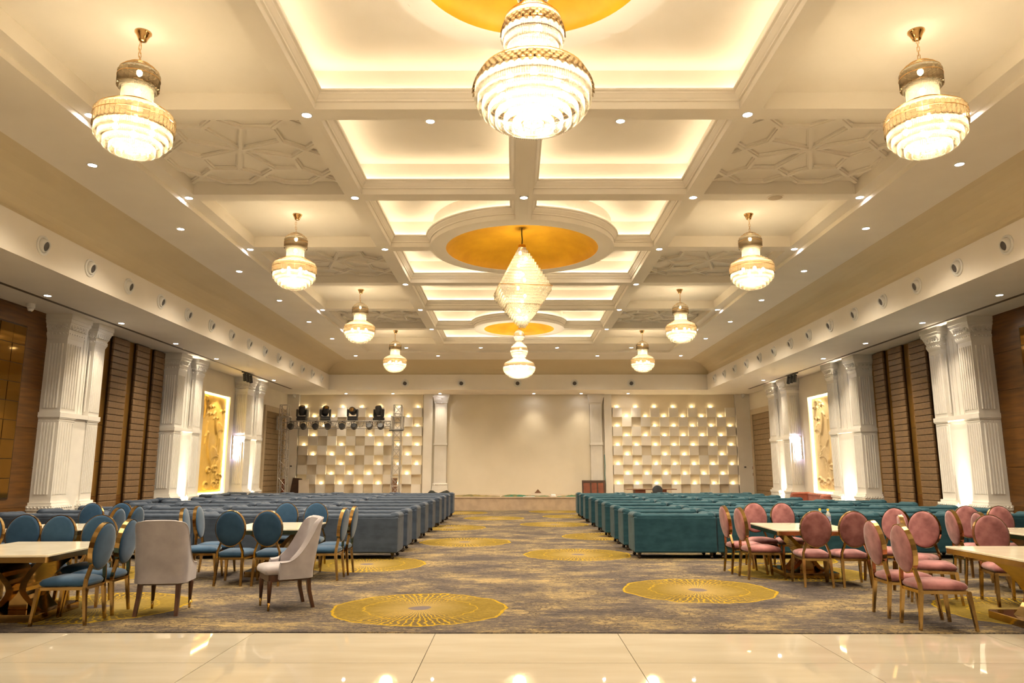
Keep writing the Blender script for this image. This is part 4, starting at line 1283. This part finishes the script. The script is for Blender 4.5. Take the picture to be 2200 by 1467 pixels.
# ------------------------------------------------------------------ oval-back chairs
def ellipse_ring(a, b_, y, n=28): return [(a * math.cos(2 * PI * k / n), y, b_ * math.sin(2 * PI * k / n)) for k in range(n)]
def make_oval_chair(label, mkey, loc, rz, group):
    t = thing('oval_back_chair', label, 'chair', loc, rz, group)
    G = M['rosegold']
    F = 0.36
    # seat frame
    mb = MB()
    A, B, C_, D_ = (-0.165, -0.205), (0.165, -0.205), (0.205, 0.225), (-0.205, 0.225)
    for p, q in ((A, B), (B, C_), (C_, D_), (D_, A)):
        mb.beam((p[0], p[1], F - 0.015), (q[0], q[1], F - 0.015), 0.022, 0.03)
    for p in (A, B, C_, D_): mb.box(p[0] - 0.015, p[0] + 0.015, p[1] - 0.015, p[1] + 0.015, F - 0.03, F)
    mb.build('seat_frame', G, t)
    for p, q in ((A, (-0.175, -0.245)), (B, (0.175, -0.245)), (C_, (0.222, 0.262)), (D_, (-0.222, 0.262))):
        MB().beam((p[0], p[1], F - 0.01), (q[0], q[1], 0.0), 0.038, 0.036, (0, 1, 0), 0.027, 0.025).build('leg', G, t)
    # cushion
    def srow(kx, ky, z, yo=0.0):
        out = []
        for (x, y) in ring_roundrect(1, 1, 0.28, 4):
            wx = 0.185 + 0.022 * y
            out.append((x * wx * kx, 0.012 + y * 0.228 * ky + yo, z))
        return out
    MB().loft([srow(0.94, 0.94, F + 0.001), srow(1.02, 1.02, F + 0.02), srow(1.03, 1.03, F + 0.04), srow(0.95, 0.95, F + 0.066), srow(0.72, 0.72, F + 0.085), srow(0.35, 0.35, F + 0.094)]).build('seat', M[mkey], t, smooth=True)
    # oval back, tilted
    zc = 0.735; Rm = Matrix.Translation((0, -0.245, zc)) @ Matrix.Rotation(math.radians(7), 4, 'X')
    mb = MB(); mb.loft([ellipse_ring(0.198, 0.236, -0.024), ellipse_ring(0.198, 0.236, 0.024), ellipse_ring(0.190, 0.228, 0.024), ellipse_ring(0.190, 0.228, -0.024), ellipse_ring(0.198, 0.236, -0.024)], False, False)
    mb.xform(Rm); mb.build('back_rim', G, t)
    for nm, s_ in (('backrest', 1), ('back_panel', -1)):
        mb = MB(); mb.loft([ellipse_ring(0.190, 0.228, s_ * 0.004), ellipse_ring(0.190, 0.228, s_ * 0.023), ellipse_ring(0.183, 0.221, s_ * 0.032), ellipse_ring(0.16, 0.195, s_ * 0.038), ellipse_ring(0.11, 0.135, s_ * 0.043), ellipse_ring(0.05, 0.065, s_ * 0.045)])
        mb.xform(Rm); mb.build(nm, M[mkey], t, smooth=True)
    for s_ in (-1, 1):
        mb = MB()
        mb.beam((s_ * 0.165, -0.205, F - 0.01), (s_ * 0.165, -0.212, F + 0.075), 0.024, 0.034, (0, 1, 0))
        mb.beam((s_ * 0.165, -0.212, F + 0.07), (s_ * 0.118, -0.226, F + 0.20), 0.024, 0.034, (0, 1, 0))
        mb.build('back_bracket', G, t)
    return t
CH = {}
def oval(mkey, x, y, rz, label, group):
    loc = (x, y, 0.009)
    rzr = math.radians(rz)
    if mkey in CH: return dup(CH[mkey], loc, rzr, label, group)
    CH[mkey] = make_oval_chair(label, mkey, loc, rzr, group); return CH[mkey]
B_, P_ = 'blue velvet oval-back chair ', 'pink velvet oval-back chair '
GB, GP = 'blue oval-back chairs', 'pink oval-back chairs'
oval('blue', -4.43, 7.66, 90, B_ + 'nearest the tiles, at the right end of the near left table', GB)
oval('blue', -4.44, 8.15, 92, B_ + 'just behind the nearest one, left of the grey chair', GB)
oval('blue', -4.87, 8.66, 188, B_ + 'behind the near left table, rightmost of its far side', GB)
oval('blue', -5.34, 8.60, 183, B_ + 'behind the near left table, in the middle of its far side', GB)
oval('blue', -5.82, 8.72, 186, B_ + 'behind the near left table, third from its right corner', GB)
oval('blue', -6.34, 8.80, 180, B_ + 'cut by the left edge, in line behind the near left table', GB)
oval('blue', -5.88, 10.62, 90, B_ + 'at the right side of the far left table, nearer one', GB)
oval('blue', -5.88, 11.16, 88, B_ + 'at the right side of the far left table, farther one', GB)
oval('blue', -6.84, 11.88, 180, B_ + 'facing us behind the far left table, left one', GB)
oval('blue', -6.40, 11.95, 180, B_ + 'facing us behind the far left table, right one', GB)
oval('blue', -7.42, 10.9, -90, B_ + 'at the left side of the far left table', GB)
oval('blue', -3.74, 10.17, 0, B_ + 'with its back to us at the aisle-side table, left one', GB)
oval('blue', -3.25, 10.17, 0, B_ + 'with its back to us at the aisle-side table, right one', GB)
oval('blue', -2.66, 10.61, 88, B_ + 'at the right side of the table near the aisle, nearer one', GB)
oval('blue', -2.63, 11.10, 90, B_ + 'at the right side of the table near the aisle, farther one', GB)
oval('blue', -4.40, 10.62, -80, B_ + 'between the grey chair and the middle table, nearer one', GB)
oval('blue', -4.42, 11.12, -84, B_ + 'between the grey chair and the middle table, farther one', GB)
oval('blue', -3.72, 12.0, 180, B_ + 'facing us across the middle table, left one', GB)
oval('blue', -3.24, 12.03, 180, B_ + 'facing us across the middle table, right one', GB)

tag_me = None
def care_tag(ch):
    MB().box(0.199, 0.203, -0.285, -0.262, 0.70, 0.755).build('care_tag', M['tagwhite'], ch)
oval('pink', 3.41, 11.24, -88, P_ + 'leftmost and farther one at the table with bottles', GP)
oval('pink', 3.48, 10.72, -86, P_ + 'at the left side of the table with bottles, nearer one', GP)
oval('pink', 3.97, 10.07, -8, P_ + 'with its back to us at the table with bottles, left one', GP)
oval('pink', 4.45, 10.05, -5, P_ + 'with its back to us at the table with bottles, right one', GP)
oval('pink', 3.90, 11.92, 180, P_ + 'facing us across the table with bottles, left one', GP)
oval('pink', 4.36, 11.92, 182, P_ + 'facing us across the table with bottles, right one', GP)
oval('pink', 5.16, 10.42, 125, P_ + 'turned towards us right of the table with bottles, farther one', GP)
oval('pink', 5.14, 9.62, 130, P_ + 'turned towards us right of the table with bottles, nearer one', GP)
oval('pink', 4.86, 8.86, -112, P_ + 'seen edge-on behind the two nearest pink chairs', GP)
oval('pink', 4.09, 7.46, -90, P_ + 'nearest the tiles, at the left end of the near right table', GP)
oval('pink', 4.08, 8.01, -92, P_ + 'just behind the nearest one, leftmost at the near right table', GP)
oval('pink', 5.62, 8.70, 172, P_ + 'facing us behind the near right table', GP)
oval('pink', 6.14, 10.05, -98, P_ + 'at the left side of the far right table, farther one', GP)
oval('pink', 6.17, 9.52, -95, P_ + 'at the left side of the far right table, mostly hidden', GP)
oval('pink', 6.72, 10.95, 172, P_ + 'facing us across the far right table, left one', GP)
oval('pink', 7.22, 10.92, 180, P_ + 'facing us across the far right table, right one', GP)

# ------------------------------------------------------------------ dining tables
def make_table(label, loc, rz, group):
    t = thing('dining_table', label, 'table', loc, rz, group)
    hx, hy, H_ = 0.56, 0.70, 0.68
    MB().prism(ring_roundrect(hx, hy, 0.02, 2), H_ - 0.022, H_).build('table_top', M['tabletop'], t, bevel=0.004)
    MB().prism(ring_roundrect(hx - 0.004, hy - 0.004, 0.02, 2), H_ - 0.075, H_ - 0.023).build('apron', M['rosegold'], t)
    MB().prism([(-0.33, -0.42), (0.33, -0.42), (0.36, -0.38), (0.36, 0.38), (0.33, 0.42), (-0.33, 0.42), (-0.36, 0.38), (-0.36, -0.38)], 0.0, 0.075).build('base', M['rosegold'], t, bevel=0.006)
    # two bowed pedestal legs, back to back
    for s_ in (-1, 1):
        prof = []
        for k in range(15):
            f = k / 14
            z = 0.076 + (H_ - 0.152) * f
            x = 0.10 + 0.26 * abs(f - 0.38) ** 1.6 / (0.62 ** 1.6) * (1.0 if f > 0.38 else 1.3)
            prof.append((x, z))
        rings = []
        for x, z in prof:
            th = 0.07; wy = 0.14 + 0.22 * ((z / H_) ** 1.6)
            a, b_ = sorted((s_ * x, s_ * (x - th)))
            rings.append([(a, -wy, z), (b_, -wy, z), (b_, wy, z), (a, wy, z)])
        MB().loft(rings).build('pedestal', M['rosegold'], t, smooth=False)
    MB().box(-0.10, 0.10, -0.13, 0.13, 0.074, 0.34).build('core', M['rosegold'], t, bevel=0.01)
    return t
T0 = make_table('cream-topped gold pedestal table at the left edge, nearest the tiles', (-5.13, 8.02, 0.009), math.radians(3), 'gold pedestal tables')
dup(T0, (-6.62, 10.9, 0.009), 0, 'cream-topped gold pedestal table half hidden behind the near left chairs', 'gold pedestal tables')
dup(T0, (-3.50, 11.18, 0.009), math.radians(3), 'cream-topped gold pedestal table ringed by blue chairs next to the aisle', 'gold pedestal tables')
dup(T0, (4.22, 11.05, 0.009), math.radians(-3), 'cream-topped gold pedestal table with two water bottles among pink chairs', 'gold pedestal tables')
dup(T0, (5.24, 7.52, 0.009), math.radians(0), 'cream-topped gold pedestal table at the right edge, nearest the tiles', 'gold pedestal tables')
dup(T0, (7.12, 10.1, 0.009), 0, 'cream-topped gold pedestal table at the right edge, farther back', 'gold pedestal tables')

# water bottles
for k, (x, y) in enumerate(((4.44, 10.88), (4.53, 10.82))):
    t = thing('water_bottle', ('left' if k == 0 else 'right') + ' clear plastic bottle with yellow cap on the table among pink chairs', 'bottle', (x, y, 0.689), 0, 'water bottles')
    MB().lathe([(0.030, 0.0), (0.034, 0.01), (0.034, 0.06), (0.031, 0.075), (0.034, 0.09), (0.034, 0.165), (0.030, 0.19), (0.014, 0.225), (0.014, 0.238)], 16).build('body', M['plastic_clear'], t, smooth=True)
    MB().lathe([(0.0165, 0.238), (0.0165, 0.262), (0.012, 0.264)], 14).build('cap', M['capyellow'], t)
    MB().lathe([(0.0348, 0.095), (0.0348, 0.155)], 16, cap0=False, cap1=False).build('label', M['labelblue'], t)

# ------------------------------------------------------------------ grey wing chairs
def make_wing(label, loc, rz):
    t = thing('wing_chair', label, 'chair', loc, rz, 'taupe wing-back chairs')
    mt = M['greyvelvet']
    # plan of the shell, from the left front round the back to the right front
    plan = []
    yb_, yf, hw, r = -0.255, 0.13, 0.268, 0.10
    nS = 10
    for k in range(nS): plan.append((-hw, yf + (yb_ + r - yf) * k / nS))
    for k in range(9):
        a = PI + k / 8 * PI / 2
        plan.append((-hw + r + r * math.cos(a), yb_ + r + r * math.sin(a)))
    for k in range(1, 8): plan.append((-hw + r + (2 * hw - 2 * r) * k / 8, yb_))
    for k in range(9):
        a = 1.5 * PI + k / 8 * PI / 2
        plan.append((hw - r + r * math.cos(a), yb_ + r + r * math.sin(a)))
    for k in range(1, nS + 1): plan.append((hw, yb_ + r + (yf - yb_ - r) * k / nS))
    def top(x, y):
        f = (y - yb_) / (yf - yb_)            # 0 at the back, 1 at the front
        ax = abs(x) / hw
        z = 0.962 - 0.012 * ax ** 2
        if f > 0.0:
            a_ = min(1.0, f / 0.17)
            z = 0.95 - 0.065 * a_ * a_
            if f > 0.17:
                g = (f - 0.17) / 0.83
                z = 0.492 + (0.885 - 0.492) * (1 - g) ** 2.9
        return z
    rows = 16
    def shell(inset):
        rings = []
        for j in range(rows + 1):
            v = j / rows
            ring = []
            for (x, y) in plan:
                zb = 0.325 if inset == 0 else 0.33
                zt = top(x, y) - (0.004 if inset else 0)
                z = zb + (zt - zb) * v
                lean = -0.085 * max(0, (z - 0.42)) / 0.5 * (1 - 0.3 * (y - yb_) / (yf - yb_))
                flare = 1 + 0.02 * (z - 0.4)
                s_ = (1 - inset / hw)
                ring.append((x * flare * s_, (y * (1 if y > yb_ + 0.2 else 1) + lean + (inset if y < 0 else inset * 0.4 * (1 - (y - yb_) / (yf - yb_)))), z))
            rings.append(ring)
        return rings
    o, i = shell(0), shell(0.052)
    mb = MB()
    mb.loft(o, False, False, closed=False); mb.loft(i, False, False, closed=False)
    n = len(plan)
    # rounded top welt between the two skins and closed front edges
    def bridge(ra, rb, mid_off):
        mid = [tuple(Vector(p) * 0.5 + Vector(q) * 0.5 + Vector(mid_off)) for p, q in zip(ra, rb)]
        mb.loft([ra, mid, rb], False, False, closed=False)
    bridge(o[-1], i[-1], (0, 0, 0.018))
    bridge([r_[0] for r_ in o], [r_[0] for r_ in i], (0, 0.012, 0))
    bridge([r_[-1] for r_ in o], [r_[-1] for r_ in i], (0, 0.012, 0))
    bridge(o[0], i[0], (0, 0, -0.01))
    mb.build('shell', mt, t, smooth=True)
    mb = MB()
    pts = [tuple(Vector(p) + Vector((0, 0, 0.006))) for p in o[-1]]
    mb.tube([pts[k] for k in range(0, n)], 0.006, 6); mb.build('piping', mt, t, smooth=True)
    def crow(k, z):
        return [(x * 0.235 * k, 0.03 + y * 0.24 * k, z) for x, y in ring_roundrect(1, 1, 0.25, 4)]
    MB().loft([crow(0.96, 0.375), crow(1.02, 0.39), crow(1.03, 0.42), crow(0.97, 0.452), crow(0.8, 0.467), crow(0.4, 0.474)]).build('seat', mt, t, smooth=True)
    MB().box(-0.215, 0.215, -0.19, 0.235, 0.30, 0.374).build('apron', M['darkwood'], t, bevel=0.006)
    for s_ in (-1, 1):
        lg = MB().lathe([(0.016, 0.085), (0.027, 0.27), (0.026, 0.31)], 14, (s_ * 0.195, 0.215, 0)).build('leg', M['darkwood'], t, smooth=True)
        MB().lathe([(0.012, 0.0), (0.0155, 0.086)], 14, (s_ * 0.195, 0.215, 0)).build('brass_tip', M['brass'], lg, smooth=True)
        mb = MB()
        mb.loft([[(s_ * 0.19 + a * 0.024, -0.20 + b_ * 0.022, 0.33) for a, b_ in ((-1, -1), (1, -1), (1, 1), (-1, 1))],
                 [(s_ * 0.195 + a * 0.021, -0.215 + b_ * 0.020, 0.18) for a, b_ in ((-1, -1), (1, -1), (1, 1), (-1, 1))],
                 [(s_ * 0.205 + a * 0.018, -0.262 + b_ * 0.018, 0.0) for a, b_ in ((-1, -1), (1, -1), (1, 1), (-1, 1))]])
        mb.build('leg', M['darkwood'], t)
    return t
g1 = make_wing('taupe velvet wing chair seen from the back, beside the near blue chairs', (-3.745, 8.19, 0.009), math.radians(7))
dup(g1, (-2.555, 8.50, 0.009), math.radians(121), 'taupe velvet wing chair turned sideways, facing left, with brass-tipped front legs', 'taupe wing-back chairs')

# ------------------------------------------------------------------ lighting truss on the stage
Yt = 29.8
def lattice(mb, a, b_, s_, step):
    # square box truss from a to b
    a, b_ = Vector(a), Vector(b_); d = (b_ - a); L_ = d.length; d.normalize()
    u = Vector((0, 1, 0)); v = d.cross(u).normalized()
    cs = [(-1, -1), (1, -1), (1, 1), (-1, 1)]
    for i, j in cs: mb.tube([a + u * (i * s_) + v * (j * s_), b_ + u * (i * s_) + v * (j * s_)], 0.017, 6)
    n = max(1, int(L_ / step))
    for k in range(n + 1):
        p = a + d * (L_ * k / n)
        for q in range(4):
            c0, c1_ = cs[q], cs[(q + 1) % 4]
            P0 = p + u * (c0[0] * s_) + v * (c0[1] * s_); P1 = p + u * (c1_[0] * s_) + v * (c1_[1] * s_)
            if k < n or True: mb.tube([P0, P1], 0.009, 4)
            if k < n:
                P2 = P1 + d * (L_ / n)
                mb.tube([P0, P2] if (k + q) % 2 else [P1, P0 + d * (L_ / n)], 0.009, 4)
tr = thing('lighting_truss', 'aluminium lighting truss of two lattice towers and a crossbar before the left checkered wall', 'truss', (-7.05, Yt, ZST))
for x0, x1, nm in ((-9.27, -9.34, 'left'), (-4.76, -4.72, 'right')):
    mb = MB(); lattice(mb, (x0 + 7.05, 0, 0.02), (x1 + 7.05, 0, 3.62), 0.155, 0.36)
    tw_ = mb.build('tower', M['alu'], tr)
    mb = MB(); x = x1 + 7.05
    for i in (-1, 1):
        for j in (-1, 1): mb.box(x + i * 0.21 - 0.03, x + i * 0.21 + 0.03, j * 0.2 - 0.03, j * 0.2 + 0.03, 2.62, 3.14)
    for z in (2.60, 3.12):
        mb.box(x - 0.24, x + 0.24, -0.23, -0.19, z, z + 0.04); mb.box(x - 0.24, x + 0.24, 0.19, 0.23, z, z + 0.04); mb.box(x - 0.24, x - 0.2, -0.2, 0.2, z, z + 0.04); mb.box(x + 0.2, x + 0.24, -0.2, 0.2, z, z + 0.04)
    mb.build('sleeve_block', M['alu'], tw_)
    MB().box(x - 0.22, x + 0.22, -0.22, 0.22, 0.0, 0.03).build('base_plate', M['alu'], tw_)
mb = MB(); lattice(mb, (-9.06 + 7.05, 0, 2.82), (-5.0 + 7.05, 0, 2.82), 0.145, 0.30); mb.build('crossbar', M['alu'], tr)
MB().box(-5.02 + 7.05, -4.45 + 7.05, -0.26, -0.2, 2.56, 2.60).build('bracket_bar', M['black'], tr)
for k, (x, tilt, yaw) in enumerate(((-8.62, 20, 0), (-7.68, 45, 25), (-6.56, 75, 0), (-5.50, 12, -30))):
    t = thing('moving_head_light', ORD[k] + ' black moving head light from the left on top of the truss', 'stage light', (x, Yt, ZST + 2.985), math.radians(yaw), 'moving head lights')
    MB().box(-0.19, 0.19, -0.15, 0.15, 0.0, 0.11).build('base', M['black'], t, bevel=0.02)
    yk = MB()
    for s_ in (-1, 1): yk.box(s_ * 0.19 - 0.03, s_ * 0.19 + 0.03, -0.10, 0.10, 0.16, 0.46)
    yk.box(-0.2, 0.2, -0.09, 0.09, 0.11, 0.18); yk.build('yoke', M['black'], t, bevel=0.02)
    Rm = Matrix.Translation((0, 0, 0.38)) @ Matrix.Rotation(math.radians(tilt), 4, 'X')
    hd = MB(); hd.lathe([(0.06, -0.17), (0.13, -0.15), (0.15, 0.0), (0.13, 0.17), (0.115, 0.22)], 20); hd.xform(Rm); h_ = hd.build('head', M['black'], t, smooth=False)
    ln_ = MB(); ln_.lathe([(0.10, 0.221), (0.07, 0.24), (0.02, 0.246)], 18); ln_.xform(Rm); ln_.build('lens', M['bronze'], h_, smooth=True)
for k, px in enumerate((634, 661, 686, 712, 742, 767.5, 800, 823.5)):
    x = (px - 1104) / 1570 * 30.0
    t = thing('par_light', ORD[k] + ' small round black lamp from the left hung under the truss crossbar', 'stage light', (x, Yt - 0.2, ZST + 2.86), 0, 'small lamps under the crossbar')
    mb = MB(); mb.lathe([(0.085, -0.09), (0.12, -0.06), (0.12, 0.08), (0.10, 0.10)], 18); mb.xform(Matrix.Translation((0, -0.08, -0.13)) @ Matrix.Rotation(math.radians(62), 4, 'X')); mb.build('can', M['black'], t)
    yk = MB(); yk.box(-0.13, -0.115, -0.10, -0.06, -0.15, 0.05); yk.box(0.115, 0.13, -0.10, -0.06, -0.15, 0.05); yk.box(-0.13, 0.13, -0.10, -0.06, 0.04, 0.055); yk.box(-0.02, 0.02, -0.09, 0.07, 0.05, 0.08)
    yk.build('yoke', M['black'], t)
mb = MB()
rnd = random.Random(11)
for k in range(14):
    x = -8.9 + k * 0.28
    mb.tube([(x, Yt + 0.17, 3.52), (x + 0.08, Yt + 0.2, 3.30 - rnd.uniform(0, 0.1)), (x + 0.2, Yt + 0.2, 3.32 - rnd.uniform(0, 0.1)), (x + 0.28, Yt + 0.17, 3.52)], 0.009, 5)
tag(mb.build('power_cable', M['black']), 'black power cable looped along the truss crossbar between the lamps', 'cable')

# ------------------------------------------------------------------ things on the stage
def boards(name, label, cat, parts, loc, rot):
    o = thing(name, label, cat, loc, 0); o.rotation_euler = rot
    for nm, mb, m_ in parts: mb.build(nm, m_, o, bevel=0.004)
    return o
pt = [('frame', MB().box(-0.49, 0.49, 0.0, 0.05, 0, 0.07).box(-0.49, 0.49, 0, 0.05, 0.50, 0.60).box(-0.49, -0.43, 0, 0.05, 0.07, 0.50).box(0.40, 0.49, 0, 0.05, 0.07, 0.50).box(-0.16, -0.10, 0, 0.05, 0.07, 0.50).box(0.12, 0.18, 0, 0.05, 0.07, 0.50), M['boarddark'])]
for a, b_ in ((-0.43, -0.16), (-0.10, 0.12), (0.18, 0.40)): pt.append(('panel', MB().box(a, b_, 0.015, 0.04, 0.07, 0.50), M['boardred']))
boards('wooden_panel', 'red-brown framed wooden panel leaning at the right end of the stage wall', 'panel', pt, (3.31, 30.75, ZST), (math.radians(-10), 0, 0))
t = thing('stage_table', 'long brown table with two box legs before the right checkered wall', 'table', (5.55, 30.3, ZST))
MB().box(-1.02, 1.0, -0.36, 0.36, 0.225, 0.255).build('table_top', M['brown'], t, bevel=0.006)
for a, b_ in ((-0.66, -0.25), (0.22, 0.6)): MB().box(a, b_, -0.28, 0.28, 0.0, 0.224).build('leg', M['boardred'], t, bevel=0.006)
t = thing('stage_chair', 'charcoal round-back chair standing in front of the brown table on the stage', 'chair', (5.66, 29.55, ZST), PI)
mb = MB(); mb.loft([ellipse_ring(0.18, 0.17, -0.035), ellipse_ring(0.20, 0.19, -0.02), ellipse_ring(0.20, 0.19, 0.02), ellipse_ring(0.18, 0.17, 0.035)]); mb.xform(Matrix.Translation((0, 0.16, 0.22)))
mb.build('backrest', M['greychair'], t, smooth=True)
MB().box(-0.19, 0.19, -0.22, 0.16, 0.10, 0.14).build('seat', M['greychair'], t, bevel=0.015)
for a in (-0.16, 0.16):
    for b_ in (-0.19, 0.14): MB().beam((a, b_, 0.10), (a * 1.1, b_ * 1.05, 0), 0.025, 0.025).build('leg', M['black'], t)
# heap of black cloth, crumpled
def heap(name, label, cat, pts, mkey, loc, seed, hgt):
    rnd = random.Random(seed)
    nx, ny = 22, 10
    V = []; F = []
    for i in range(nx + 1):
        for j in range(ny + 1):
            u = i / nx; v = j / ny
            x = -pts / 2 + pts * u; y = -0.3 + 0.6 * v
            e = (1 - (2 * u - 1) ** 2) * (1 - (2 * v - 1) ** 2)
            z = hgt * (e ** 0.7) * (0.6 + 0.4 * math.sin(6 * u + 2 * v + seed)) * (1.25 - 0.5 * u) + (rnd.uniform(-0.015, 0.015) if 0 < i < nx and 0 < j < ny else 0)
            V.append((x, y, max(z, 0.0)))
    for i in range(nx):
        for j in range(ny):
            a = i * (ny + 1) + j; F.append((a, a + 1, a + ny + 2, a + ny + 1))
    n0 = len(V)
    mb = MB(); mb.add(V, F)
    o = mb.build(name, M[mkey]); o.location = loc
    md = o.modifiers.new('solid', 'SOLIDIFY'); md.thickness = 0.012; md.offset = 1
    return tag(o, label, cat)
heap('cloth_heap', 'crumpled black cloth heap at the foot of the left stage pilaster', 'cloth', 0.98, 'blackcloth', (-3.05, 30.6, ZST), 1, 0.34)
o = heap('cloth_strip', 'dull yellow cloth spread along the stage edge beside the blue sofas', 'cloth', 1.7, 'yellowcloth', (-1.55, 29.0, ZST), 4, 0.06); o.scale = (1.2, 1.2, 1)
o = heap('cloth_strip', 'dark green cloth along the middle of the stage edge', 'cloth', 1.9, 'greendoth', (0.45, 28.9, ZST), 6, 0.08)
o = heap('cloth_strip', 'green cloth at the right end of the stage edge beside the teal sofas', 'cloth', 1.3, 'greendoth', (2.30, 28.9, ZST), 9, 0.07)
t = thing('plank_stack', 'small stack of pale planks with a pitched top on the stage', 'planks', (0.98, 30.4, ZST))
for k in range(3): MB().box(-0.28, 0.28, -0.1 + 0.03 * k, 0.15, 0.028 * k, 0.028 * k + 0.024).build('plank', M['paleboard'], t)
MB().loft([[(-0.14, -0.05, 0.086), (0.14, -0.05, 0.086), (0.0, -0.05, 0.24)], [(-0.14, 0.02, 0.086), (0.14, 0.02, 0.086), (0.0, 0.02, 0.24)]]).build('pitched_block', M['brown'], t)
tag(MB().box(1.42, 1.60, 28.55, 28.85, ZST, ZST + 0.09).build('paper_bundle', M['tagwhite'], bevel=0.02), 'small white bundle lying on the green cloth at the stage edge', 'bundle')
tag(MB().box(0.35, 0.80, 28.30, 28.36, ZST, ZST + 0.02).build('tube_light', M['tagwhite'], bevel=0.005), 'thin white tube lying on the middle of the stage edge', 'tube')
for (nm, lab, x, w_, h_, m_, ry, y) in (('board', 'pale board leaning by the left truss tower', -8.72, 0.42, 0.60, 'paleboard', -4, 30.9), ('board', 'dark brown board behind the left truss tower', -9.12, 0.40, 0.66, 'boarddark', 6, 31.0), ('board', 'narrow orange-brown board in the far left corner', -9.52, 0.12, 0.62, 'boardred', 3, 30.6), ('board', 'tall narrow brown board behind the right truss tower', -5.00, 0.28, 0.66, 'brown', 0, 30.9)):
    o = MB().box(-w_ / 2, w_ / 2, -0.02, 0.02, 0, h_).build(nm, M[m_], bevel=0.004)
    o.location = (x, y, ZST + 0.02); o.rotation_euler = (math.radians(-8), math.radians(ry), 0)
    tag(o, lab, 'board')
# wall controls
for (x, y, z, lab, rot) in ((-9.42, YB - 0.185, 1.66, 'small dark wall thermostat on the strip left of the left checkered wall', 0), (9.76, YB - 0.185, 1.62, 'small dark wall thermostat on the strip right of the right checkered wall', 0)):
    t = thing('thermostat', lab, 'thermostat', (x, y, z))
    MB().box(-0.06, 0.06, -0.02, 0.0, -0.06, 0.06).build('plate', M['white_plastic'], t)
    MB().box(-0.04, 0.04, -0.026, -0.0201, -0.015, 0.035).build('screen', M['black'], t)
for (z, lab) in ((1.60, 'upper'), (1.33, 'lower')):
    t = thing('wall_switch', lab + ' dark switch on the wall beside the right far door', 'switch', (XR - 0.002, 31.32, z))
    MB().box(-0.02, 0.0, -0.07, 0.07, -0.09, 0.09).build('plate', M['white_plastic'], t)
    MB().box(-0.03, -0.0201, -0.04, 0.04, -0.06, 0.06).build('rocker', M['boardred'], t)
mb = MB(); mb.tube([(3.83, YB - 0.2, 2.15), (3.85, YB - 0.22, 1.7), (3.83, YB - 0.2, 1.3), (3.86, YB - 0.21, 0.9), (3.85, YB - 0.2, 0.56)], 0.016, 6)
tag(mb.build('hanging_cable', M['cable']), 'teal cable hanging down the wall right of the right pilaster', 'cable')
